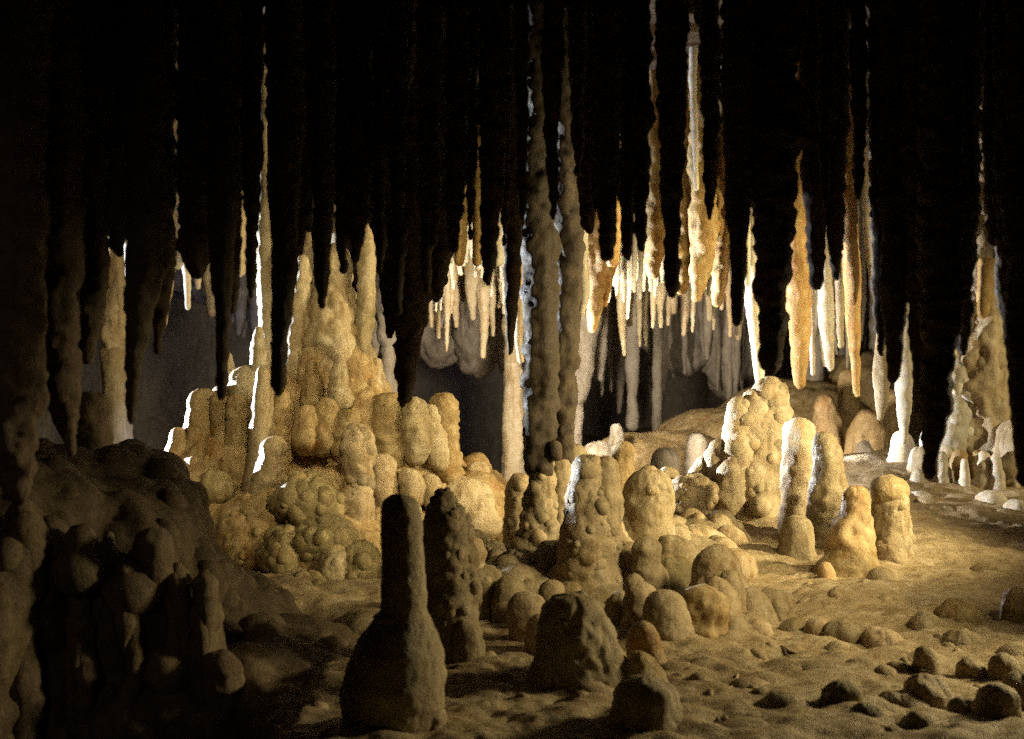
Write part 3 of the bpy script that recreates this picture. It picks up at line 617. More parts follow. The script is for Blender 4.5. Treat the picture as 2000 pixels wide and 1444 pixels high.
for (x, y, r, d, lab) in ((1795, 985, 26, 9.6, 'pale frosted boulder at the foot of the frosted pillar, beside the domed stalagmite'), (1850, 1010, 20, 9.2, 'small white topped boulder below the frosted pillar'), (1935, 985, 26, 9.4, 'white flecked boulder on the rising bank under the last black stalactite'),
                       (1905, 1040, 18, 8.8, 'smaller white flecked boulder below the bank'), (1985, 1000, 24, 9.2, 'white topped boulder at the very edge of the rising bank'), (1840, 1065, 15, 8.6, 'little pale boulder in front of the frosted pillar')):
    mite(d, [(x, y - r, r * 0.7), (x, y, r), (x, y + r * 1.4, r * 1.15)], lab, 'knob', 'white', name='boulder', cat='boulder')

# ------------------------------------------------------------------ the tall mound
DM = 8.1
mound = bpy.data.objects.new('flowstone_mound', None); COL.objects.link(mound)
morg = P(650, 1150, DM); mound.location = morg
tag(mound, 'tall golden flowstone mound with a castle like peak and white rimmed edges', 'flowstone mound')
o, V, N, g = blobs('body', [(655, 640, 46, 90, DM + .1, .16), (650, 740, 86, 110, DM + .1, .28), (645, 850, 130, 110, DM + .15, .42), (640, 960, 200, 130, DM + .2, .55), (590, 720, 36, 100, DM + .05, .12), (588, 610, 20, 80, DM, .08), (620, 700, 50, 130, DM + .08, .16), (400, 890, 44, 110, DM + .05, .14), (450, 860, 50, 110, DM + .05, .16), (510, 860, 60, 120, DM + .05, .2), (560, 830, 60, 110, DM, .22), (680, 700, 40, 120, DM + .02, .14), (720, 850, 60, 110, DM - .05, .25),
     (480, 930, 140, 100, DM + .1, .4), (420, 960, 100, 90, DM, .35), (800, 950, 110, 110, DM + .1, .4), (700, 1060, 210, 110, DM - .1, .5), (560, 1060, 170, 110, DM - .4, .5), (660, 1100, 150, 100, DM - .6, .4), (694, 748, 36, 70, DM - .10, .10),
     (400, 1040, 120, 80, DM - .3, .4), (340, 1000, 60, 70, DM - .2, .3), (930, 1010, 80, 90, DM + .1, .35), (930, 930, 28, 40, DM + .3, .12)], 0.014, DM, '', 'ochre', parent=mound, origin=morg, knob=0.024, ks=0.085, lump=0.035, ls=0.16)
add_nodules(mound, V, N, M['ochre'], 190, 0.022, np.random.default_rng(6), morg, sink=0.6, spread=0.9)
def lobe(name, pts, style, mat, dd, nod=None, flat=1.0):
    V, N, Fc, rm, ns = lathe_arrays(pts, DM + dd, style, 4.5, tip_round=True, flat=flat)
    ob = link(name, mesh_np(name, V - morg, Fc), (0, 0, 0), mound, M[mat])
    if nod: add_nodules(mound, V[:-2], N[:-2], M[mat], nod[0], nod[1] * (DM + dd) / F, np.random.default_rng(len(name) + NSEED[0]), morg)
    return ob
lobe('peak', [(657, 478, 15), (657, 520, 24), (654, 560, 25), (652, 610, 40), (654, 680, 56), (652, 760, 80)], 'rough', 'cream', -0.02)
lobe('pinnacle', [(592, 498, 9), (590, 540, 14), (586, 600, 16), (584, 680, 20), (578, 760, 28)], 'knob', 'cream', -0.05)
lobe('lobe', [(602, 792, 14), (602, 830, 24), (600, 890, 30)], 'knob', 'ochre', -0.36)
lobe('lobe', [(638, 776, 14), (640, 820, 26), (638, 890, 34)], 'knob', 'ochre', -0.34)
lobe('lobe', [(676, 800, 14), (678, 840, 24), (676, 900, 30)], 'rough', 'ochre', -0.36)
lobe('spire', [(610, 700, 8), (612, 750, 15), (612, 810, 22)], 'rough', 'ochre', -0.2)
lobe('spire', [(662, 690, 8), (664, 740, 16), (664, 800, 24)], 'rough', 'cream', -0.28)
lobe('spire', [(602, 450, 4), (601, 490, 7), (598, 540, 11), (596, 600, 14)], 'rough', 'cream', 0.02)
lobe('spire', [(634, 505, 5), (632, 560, 12), (630, 620, 20)], 'rough', 'cream', -0.02)
lobe('spire', [(684, 560, 6), (686, 620, 14), (690, 690, 22)], 'rough', 'cream', -0.04)
lobe('spire', [(562, 640, 4), (562, 690, 9), (560, 750, 14)], 'rough', 'cream', -0.06)
lobe('spire', [(446, 690, 5), (446, 730, 10), (448, 790, 16)], 'rough', 'cream', 0.0)
lobe('spire', [(736, 700, 6), (738, 750, 14), (740, 830, 22)], 'rough', 'cream', -0.1)
lobe('lobe', [(396, 760, 20), (396, 810, 28), (392, 880, 30), (388, 960, 34)], 'knob', 'ochre', -0.05)
lobe('lobe', [(430, 768, 14), (432, 830, 17), (430, 920, 20)], 'rough', 'ochre', -0.12)
lobe('lobe', [(462, 768, 16), (464, 830, 19), (462, 930, 22)], 'rough', 'ochre', -0.16)
lobe('lobe', [(352, 836, 16), (350, 880, 20), (348, 930, 24)], 'knob', 'ochre', -0.08)
lobe('lobe', [(480, 714, 24), (480, 750, 33), (484, 800, 30)], 'smooth', 'cream', -0.08)
lobe('lobe', [(554, 760, 16), (553, 820, 22), (548, 890, 24), (545, 950, 20)], 'smooth', 'ochre', -0.28)
lobe('lobe', [(760, 768, 20), (760, 830, 30), (764, 880, 34), (760, 930, 30)], 'rough', 'ochre', -0.22)
lobe('lobe', [(808, 776, 14), (814, 830, 28), (816, 866, 28), (812, 910, 18)], 'rough', 'cream', -0.28)
lobe('lobe', [(838, 790, 12), (848, 850, 18), (858, 920, 20)], 'rough', 'cream', -0.24)
lobe('lobe', [(866, 768, 22), (868, 800, 24), (872, 870, 24), (876, 940, 26)], 'bark', 'ochre', -0.18)
lobe('lobe', [(745, 888, 18), (746, 930, 26), (744, 1000, 26)], 'rough', 'tan', -0.36)
lobe('lobe', [(795, 915, 18), (806, 950, 24), (812, 990, 20)], 'smooth', 'cream', -0.36)
lobe('lobe', [(838, 925, 15), (846, 960, 20), (850, 1000, 18)], 'smooth', 'cream', -0.34)
lobe('lobe', [(788, 965, 16), (800, 1000, 20), (806, 1040, 22)], 'smooth', 'tan', -0.42)
lobe('lobe', [(900, 930, 26), (915, 980, 48), (930, 1060, 66)], 'rough', 'cream', -0.16)
lobe('lobe', [(930, 902, 14), (934, 930, 22), (944, 980, 34)], 'rough', 'cream', 0.05)
lobe('lobe', [(345, 895, 16), (348, 940, 22), (352, 1000, 22)], 'knob', 'ochre', -0.3)
lobe('lobe', [(418, 918, 26), (420, 950, 34), (424, 990, 34)], 'rough', 'mossy', -0.45)
lobe('lobe', [(372, 925, 14), (374, 960, 20), (384, 1020, 18)], 'rough', 'ochre', -0.5)
lobe('lobe', [(388, 985, 14), (390, 1015, 18), (384, 1040, 10)], 'smooth', 'ochre', -0.62)
lobe('cauliflower_lobe', [(605, 930, 40), (605, 980, 60), (610, 1040, 60)], 'knob', 'mossy', -0.75, (34, 14))
lobe('cauliflower_lobe', [(640, 1000, 40), (640, 1060, 62), (640, 1120, 60)], 'knob', 'mossy', -0.85, (34, 14))
lobe('cauliflower_lobe', [(560, 1030, 26), (558, 1080, 40), (566, 1150, 44)], 'knob', 'mossy', -0.9, (24, 14))
lobe('cauliflower_lobe', [(655, 1070, 24), (656, 1110, 36), (660, 1160, 38)], 'rough', 'tan', -1.0, (12, 13))
lobe('cauliflower_lobe', [(700, 1060, 24), (704, 1100, 36), (706, 1170, 40)], 'knob', 'mossy', -0.98, (20, 13))
lobe('cauliflower_lobe', [(610, 1120, 40), (612, 1160, 60), (615, 1205, 66)], 'knob', 'mossy', -1.1, (26, 15))
lobe('cauliflower_lobe', [(690, 1140, 30), (694, 1170, 46), (698, 1215, 50)], 'knob', 'mossy', -1.15, (20, 15))
# stalagmites standing on it
G6 = 'stalagmites standing on the tall mound'
thing('column', 'pale grey tan column with a wavy white rim rising from the mound into the dark', 'column', 8.2,
      [('upper_section', [(516, zc_px(8.2, 3.1), 5), (515, 365, 5), (515, 410, 9), (519, 490, 17), (523, 560, 19), (523, 620, 15), (522, 660, 13)], 'rough', 'cream', dict(top_round=False)),
       ('lower_section', [(523, 630, 13), (525, 700, 13), (528, 760, 17), (530, 860, 22)], 'smooth', 'cream', dict(tip_round=False))], G6)
thing('column', 'slender tan spire beside the peak of the mound, ribbed down one side', 'column', 8.0,
      [('upper_section', [(722, zc_px(8, 3.1), 4), (721, 405, 7), (718, 450, 10), (716, 520, 16), (716, 600, 13)], 'bark', 'cream', dict(top_round=False)),
       ('lower_section', [(716, 560, 12), (712, 650, 13), (710, 700, 18), (712, 780, 26), (712, 900, 32)], 'bark', 'cream', dict(tip_round=False))], G6)
mite(8.0, [(505, 640, 6), (504, 680, 12), (506, 720, 13), (510, 770, 15)], 'small white outlined stalagmite at the foot of the pale column on the mound', 'rough', 'cream', group=G6)
mite(7.75, [(514, 714, 10), (514, 760, 17), (512, 820, 24), (508, 900, 27), (500, 980, 32)], 'smooth brown cone shaped stalagmite on the front of the mound', 'clean', 'tan', group=G6)
mite(7.55, [(536, 853, 17), (532, 890, 24), (524, 950, 28), (512, 1040, 34)], 'dull brown stalagmite with a rimmed shoulder low on the mound', 'rough', 'tan', group=G6)
mite(7.4, [(700, 832, 24), (698, 870, 29), (698, 910, 27), (702, 945, 22), (698, 985, 29), (694, 1020, 27), (692, 1060, 34)], 'knobbly stalagmite with a pinched waist and a white lit side, before the slender spire', 'knob', 'tan', (34, 9), G6)

# ------------------------------------------------------------------ bottle stalagmite and the field of stalagmites
G7 = 'stalagmites crowded on the cave floor'
thing('stalagmite', 'tall dark bottle shaped stalagmite with a swollen base, closest of all', 'stalagmite', 4.15,
      [('shaft', [(782, 963, 34), (783, 1000, 39), (785, 1080, 42), (787, 1150, 43), (788, 1196, 44), (786, 1214, 54), (779, 1240, 74), (772, 1285, 88), (768, 1335, 95), (765, 1385, 95), (766, 1444, 88), (766, 1540, 96)], 'clean', 'tan', dict(tip_round=False, tr=0.7)),
       ('flow_ridge', [(808, 1215, 14), (828, 1280, 24), (834, 1360, 24), (832, 1444, 36), (834, 1530, 44)], 'rough', 'tan', dict(dd=-0.02)),
       ('collar', [(776, 1190, 30), (778, 1204, 44), (776, 1222, 50)], 'clean', 'tan', dict(dd=-0.012))], G7)
mite(5.2, [(868, 957, 14), (866, 990, 24), (876, 1020, 38), (876, 1090, 45), (880, 1160, 48), (878, 1215, 44), (884, 1250, 46), (890, 1340, 52)], 'lumpy cauliflower crusted stalagmite just beside the dark bottle shaped one', 'knob', 'tan', (90, 10), G7,
     extra=[('base_lobe', [(905, 1210, 20), (910, 1260, 30), (905, 1320, 38)], 'smooth', 'tan', dict(dd=-0.08)), ('base_lobe', [(868, 1235, 24), (866, 1290, 34), (868, 1350, 40)], 'rough', 'tan', dict(dd=-0.06))])
FIELD = [
 # d, pts, label, style, mat, nod
 (6.1, [(915, 1056, 20), (918, 1090, 22), (914, 1150, 18)], 'stubby tan stalagmite peeping out behind the cauliflower crusted one', 'rough', 'tan', None),
 (7.4, [(1014, 930, 17), (1015, 970, 20), (1014, 1010, 23), (1014, 1060, 22), (1014, 1120, 26)], 'small round headed stalagmite standing tight against the thicker dark column', 'rough', 'tan', (14, 9)),
 (6.3, [(1150, 897, 20), (1150, 960, 32), (1155, 1040, 44), (1158, 1120, 46), (1160, 1220, 52)], 'big dark knobbly stalagmite with a double head beside the twin columns', 'knob', 'tan', (80, 11), [('second_head', [(1184, 892, 14), (1186, 925, 20), (1186, 980, 24), (1184, 1060, 26)], 'knob', 'tan', dict(dd=-0.02))]),
 (8.0, [(1121, 872, 15), (1119, 920, 20), (1118, 990, 26)], 'dark domed stalagmite peeping out behind the double headed knobbly one', 'rough', 'tan', None),
 (8.4, [(1217, 866, 16), (1217, 884, 18), (1216, 903, 14), (1215, 930, 24), (1216, 950, 29), (1214, 985, 24), (1212, 1060, 30)], 'bright orange stalagmite shaped like a chess pawn', 'smooth', 'ochre', None),
 (7.1, [(1268, 920, 22), (1266, 960, 33), (1264, 1020, 40), (1268, 1080, 44), (1270, 1130, 48)], 'broad smooth brown stalagmite between the orange pawn and the cauliflower mound', 'rough', 'tan', (18, 11)),
 (6.2, [(1264, 1054, 15), (1263, 1080, 20), (1262, 1105, 18), (1268, 1130, 24), (1270, 1180, 26), (1272, 1230, 30)], 'pale slim stalagmite with a narrow neck before the broad smooth brown one', 'rough', 'tan', None),
 (6.3, [(1220, 1078, 18), (1222, 1110, 24), (1224, 1170, 26)], 'short flat headed stalagmite between the double headed one and the narrow necked one', 'rough', 'tan', None),
 (6.3, [(1305, 1092, 22), (1308, 1125, 32), (1310, 1190, 36)], 'grey green rounded stalagmite next to the narrow necked one', 'rough', 'mossy', (10, 9)),
 (6.6, [(1310, 1052, 22), (1322, 1090, 34), (1335, 1160, 44)], 'sloping brown hump between the broad brown stalagmite and the big round one', 'rough', 'tan', None),
 (6.0, [(1404, 1068, 26), (1404, 1110, 38), (1410, 1170, 50), (1420, 1250, 66)], 'big round shouldered stalagmite with a pale bright back', 'smooth', 'tan', None),
 (5.85, [(1425, 1118, 12), (1428, 1150, 20), (1432, 1210, 26)], 'little pale knob growing on the front of the big round shouldered stalagmite', 'smooth', 'tan', None),
 (5.5, [(1376, 1150, 22), (1374, 1190, 32), (1376, 1240, 36), (1384, 1300, 44)], 'egg shaped brown stalagmite with a dark pitted front', 'rough', 'ochre', None),
 (5.7, [(1398, 1132, 16), (1406, 1170, 26), (1418, 1240, 36), (1428, 1300, 44)], 'sloping tan stalagmite leaning close behind the egg shaped one', 'smooth', 'tan', None),
 (5.4, [(1296, 1158, 20), (1298, 1200, 32), (1308, 1250, 40), (1316, 1310, 46)], 'brown stalagmite with one dark and one bright half beside the egg shaped one', 'smooth', 'tan', None),
 (5.6, [(1250, 1142, 18), (1250, 1180, 26), (1252, 1260, 30)], 'dark brown domed stalagmite with a pink tinged top', 'rough', 'tan', None),
 (5.75, [(1212, 1160, 18), (1212, 1200, 28), (1212, 1270, 32)], 'dark rounded stalagmite in shadow beside the pink topped one', 'smooth', 'tan', None),
 (5.9, [(1240, 1126, 14), (1238, 1150, 18), (1238, 1190, 20)], 'small round head showing above the pink topped stalagmite', 'smooth', 'tan', None),
 (5.0, [(1254, 1218, 19), (1254, 1250, 25), (1260, 1290, 30), (1270, 1340, 40)], 'small ochre thimble shaped stalagmite before the pink topped one', 'smooth', 'ochre', None),
 (4.7, [(1248, 1277, 18), (1248, 1300, 24), (1260, 1340, 36), (1270, 1390, 46)], 'lowest ochre hump in front of the thimble shaped stalagmite', 'smooth', 'ochre', None),
 (4.75, [(1122, 1166, 22), (1120, 1200, 40), (1125, 1260, 56), (1135, 1320, 74), (1150, 1390, 90), (1155, 1450, 100)], 'large conical tan stalagmite with one bright flank spreading at the foot', 'rough', 'tan', (10, 10)),
 (4.15, [(1262, 1326, 30), (1262, 1360, 43), (1264, 1444, 46), (1266, 1540, 50)], 'thick blunt stalagmite rising from the bottom edge before the ochre hump', 'rough', 'tan', None),
 (5.6, [(1028, 1160, 20), (1030, 1190, 30), (1040, 1250, 36)], 'pale topped rounded stalagmite near the conical tan one', 'smooth', 'tan', None),
 (5.8, [(1078, 1138, 15), (1080, 1170, 21), (1076, 1230, 22)], 'upright oval pale stalagmite between the conical one and the pale topped one', 'smooth', 'tan', None),
 (6.0, [(992, 1130, 18), (994, 1160, 24), (996, 1210, 28)], 'small dark dome behind the pale topped rounded stalagmite', 'smooth', 'tan', None),
 (6.1, [(1032, 1136, 14), (1036, 1160, 20), (1040, 1200, 24)], 'tiny dome tucked between the small dark dome and the oval one', 'smooth', 'tan', None),
 (6.1, [(946, 1108, 22), (946, 1150, 32), (950, 1210, 40)], 'dark hump with a knob on its side near the cauliflower crusted stalagmite', 'rough', 'tan', (8, 9)),
 (6.8, [(955, 1060, 26), (958, 1100, 40), (960, 1160, 46)], 'dark shaded hump below the pale skirt of the mound', 'rough', 'tan', (8, 10)),
 (6.5, [(1010, 1085, 26), (1012, 1120, 38), (1014, 1180, 44)], 'shaded hump at the foot of the small round headed stalagmite', 'rough', 'tan', (10, 10)),
 (6.5, [(1095, 1060, 30), (1092, 1100, 42), (1090, 1160, 48)], 'shaded hump between the twin columns and the double headed stalagmite', 'rough', 'tan', (12, 10)),
 (6.9, [(930, 1040, 18), (930, 1066, 26), (930, 1120, 30)], 'small shaded dome on the skirt of the mound', 'smooth', 'tan', None),
 (5.3, [(1052, 1205, 18), (1060, 1236, 26), (1068, 1280, 32)], 'low dark hump at the foot of the pale topped rounded stalagmite', 'smooth', 'tan', None),
 (6.4, [(1062, 1108, 18), (1064, 1135, 26), (1064, 1180, 30)], 'dull brown dome squeezed between the oval stalagmite and the twin columns', 'rough', 'tan', None),
 (6.9, [(1206, 1050, 20), (1208, 1085, 30), (1208, 1140, 34)], 'dull brown hump squeezed behind the short flat headed stalagmite', 'rough', 'tan', None),
 (7.0, [(1345, 1072, 20), (1350, 1110, 30), (1354, 1160, 36)], 'tan dome between the sloping brown hump and the big round shouldered stalagmite', 'rough', 'tan', None),
 (6.4, [(1346, 1130, 18), (1348, 1165, 27), (1350, 1220, 32)], 'dull dome wedged between the grey green stalagmite and the leaning tan one', 'rough', 'tan', None),
 (5.9, [(1336, 1185, 16), (1340, 1215, 24), (1344, 1265, 28)], 'grey dome peeping out beside the brown half bright stalagmite', 'rough', 'mossy', None),
 (7.7, [(1300, 1015, 22), (1306, 1050, 34), (1310, 1110, 40)], 'pale sloping hump beside the broad smooth brown stalagmite', 'rough', 'tan', None),
 (7.9, [(1360, 1030, 26), (1370, 1060, 40), (1380, 1120, 50)], 'pale fold of flowstone under the cauliflower shelf', 'rough', 'cream', None),
 (6.9, [(1185, 1010, 16), (1190, 1050, 24), (1190, 1130, 28)], 'pale knobbly side lump of the double headed stalagmite', 'knob', 'tan', (14, 9)),
 (7.6, [(1080, 985, 16), (1090, 1020, 26), (1096, 1090, 32)], 'brown knobbly lump at the foot of the slim dark column', 'knob', 'tan', (14, 9)),
 (6.8, [(1035, 1050, 24), (1040, 1085, 34), (1042, 1150, 40)], 'dull brown knobbly hump before the foot of the thicker dark column', 'knob', 'tan', (16, 10)),
 (5.5, [(935, 1270, 18), (940, 1300, 28), (944, 1340, 34)], 'dark low dome beside the foot of the cauliflower crusted stalagmite', 'rough', 'tan', None),
 (5.9, [(1160, 1180, 18), (1164, 1215, 26), (1166, 1270, 30)], 'shaded dome behind the conical tan stalagmite', 'rough', 'tan', None),
 (6.2, [(1446, 1180, 16), (1450, 1210, 24), (1456, 1250, 30)], 'little tan hump in the fold beside the big round shouldered stalagmite', 'rough', 'tan', None),
 (6.6, [(1530, 1170, 14), (1536, 1195, 22), (1540, 1225, 28)], 'low tan hump at the end of the lump crowd, by the bright floor', 'rough', 'tan', None),
 (8.2, [(1208, 985, 20), (1212, 1020, 28), (1215, 1080, 36)], 'pale hump in the gap below the orange pawn', 'rough', 'cream', (8, 9)),
]
fo, fv = FLOOR
fv = fv[(fv[:, 1] > 4.1) & (fv[:, 1] < 9.5) & (np.abs(fv[:, 0] - 0.9) < 1.9) & (fv[:, 0] > -0.75)]
add_nodules(fo, fv, np.repeat([(0, 0, 1.0)], len(fv), 0), M['floor'], 90, 0.026, np.random.default_rng(21), (0, 0, 0), sink=0.66, spread=1.3, name='stone_lump')
fv2 = fv[(fv[:, 0] > 0.5) & (fv[:, 0] < 2.8)]
add_nodules(fo, fv2, np.repeat([(0, 0, 1.0)], len(fv2), 0), M['floor'], 60, 0.085, np.random.default_rng(23), (0, 0, 0), sink=0.84, spread=1.0, name='crust_hump')
bank = bpy.data.objects.new('flowstone_bank', None); COL.objects.link(bank); borg = P(1150, 1250, 6.4); bank.location = borg
tag(bank, 'lumpy brown bank of flowstone from which the crowded stalagmites grow', 'flowstone bank')
o, V, N, g = blobs('body', [(1170, 1154, 170, 67, 6.6, .5), (1010, 1174, 110, 67, 6.5, .5), (1280, 1164, 130, 63, 6.7, .5), (1330, 1119, 120, 63, 7.2, .5), (1200, 1094, 120, 72, 7.6, .5), (1060, 1134, 110, 67, 7.2, .45), (950, 1154, 80, 63, 6.9, .4), (1270, 1254, 130, 49, 5.9, .4), (1390, 1234, 90, 63, 6.0, .4), (1430, 1254, 70, 54, 5.8, .4), (900, 1344, 80, 49, 5.2, .3), (1150, 1369, 90, 40, 4.9, .35), (1480, 1109, 110, 45, 8.4, .5), (1370, 1064, 90, 45, 8.2, .4)],
      0.016, 6.5, '', 'tan', parent=bank, origin=borg, knob=0.040, ks=0.14, lump=0.05, ls=0.25)
add_nodules(bank, V, N, M['tan'], 150, 0.050, np.random.default_rng(5), borg, sink=0.45, spread=0.9)
for d, pts, lab, sty, mt, nd, *ex in FIELD: mite(d, [(x, y - 5, h * 1.13) for x, y, h in pts], lab, sty, mt, nd, G7, extra=ex[0] if ex else None)
# the double head
# ------------------------------------------------------------------ cauliflower mound on the bright side
DR = 8.9
t = thing('flowstone_mound', 'bright cauliflower flowstone mound with a brilliant white edge and dark cracks', 'flowstone mound', DR,
      [('body', [(1502, 738, 18), (1500, 775, 32), (1496, 830, 40), (1488, 900, 52), (1486, 980, 62), (1484, 1060, 66)], 'rough', 'cream', dict(tip_round=False)),
       ('buttress', [(1446, 778, 17), (1447, 830, 27), (1445, 900, 31), (1440, 980, 34), (1436, 1050, 32)], 'rough', 'cream', dict(dd=-0.05, tip_round=False)),
       ('crest', [(1476, 760, 16), (1474, 800, 24), (1470, 860, 28), (1468, 960, 32)], 'rough', 'cream', dict(dd=-0.04)),
       ('lobe', [(1404, 858, 12), (1400, 890, 20), (1396, 940, 24), (1396, 1000, 26)], 'rough', 'cream', dict(dd=-0.02)),
       ('lobe', [(1424, 900, 15), (1424, 940, 22), (1428, 1010, 26)], 'rough', 'cream', dict(dd=-0.16)),
       ('lobe', [(1376, 890, 10), (1370, 925, 20), (1366, 960, 26)], 'rough', 'cream', dict(dd=0.0)),
       ('knob', [(1304, 912, 15), (1306, 932, 19), (1308, 960, 17)], 'smooth', 'cream', dict(dd=-0.02)),
       ('shelf', [(1352, 928, 34), (1350, 960, 50), (1350, 990, 46), (1350, 1010, 30)], 'knob', 'cream', dict(dd=-0.1)),
       ('skirt', [(1455, 990, 30), (1450, 1030, 60), (1440, 1080, 90)], 'rough', 'cream', dict(tip_round=False, dd=-0.05)),
       ('knob', [(1486, 968, 14), (1486, 988, 18), (1486, 1010, 16)], 'smooth', 'cream', dict(dd=-0.24))],
      nod={0: (46, 13), 1: (16, 11), 7: (40, 11), 8: (30, 12)})
G8 = 'stalagmites of the bright side'
mite(8.2, [(1560, 816, 18), (1560, 850, 25), (1558, 920, 27), (1556, 1000, 28), (1556, 1070, 32)], 'round topped stalagmite with a brilliant white side, just beside the cauliflower mound', 'rough', 'cream', group=G8)
mite(7.9, [(1610, 843, 14), (1614, 880, 24), (1618, 950, 32), (1620, 1020, 38), (1622, 1090, 44)], 'pointed brown stalagmite with a broad white lit side', 'rough', 'tan', group=G8)
mite(7.6, [(1556, 1006, 18), (1556, 1040, 28), (1554, 1090, 34), (1552, 1140, 40)], 'squat stalagmite with a small white cap before the two white sided ones', 'smooth', 'tan', group=G8)
thing('stalagmite', 'figure shaped ochre stalagmite with a round head and wide shoulders', 'stalagmite', 7.2,
      [('head', [(1671, 948, 15), (1672, 975, 21), (1671, 1000, 22), (1667, 1022, 32), (1664, 1048, 40), (1663, 1080, 42), (1662, 1110, 36)], 'rough', 'ochre', {}),
       ('base', [(1664, 1058, 30), (1660, 1105, 52), (1660, 1170, 64)], 'rough', 'ochre', dict(tip_round=False, dd=-0.03))], G8)
thing('stalagmite', 'domed stalagmite with a yellow cap and a knobbly body below the frosted pillar', 'stalagmite', 7.55,
      [('body', [(1736, 934, 20), (1736, 960, 27), (1738, 1000, 30), (1740, 1050, 36), (1740, 1110, 44), (1740, 1190, 54)], 'rough', 'tan', dict(tip_round=False)),
       ('cap', [(1736, 931, 20), (1736, 950, 27), (1737, 985, 29)], 'rough', 'ochre', dict(dd=-0.012))], G8, nod={0: (16, 11)})
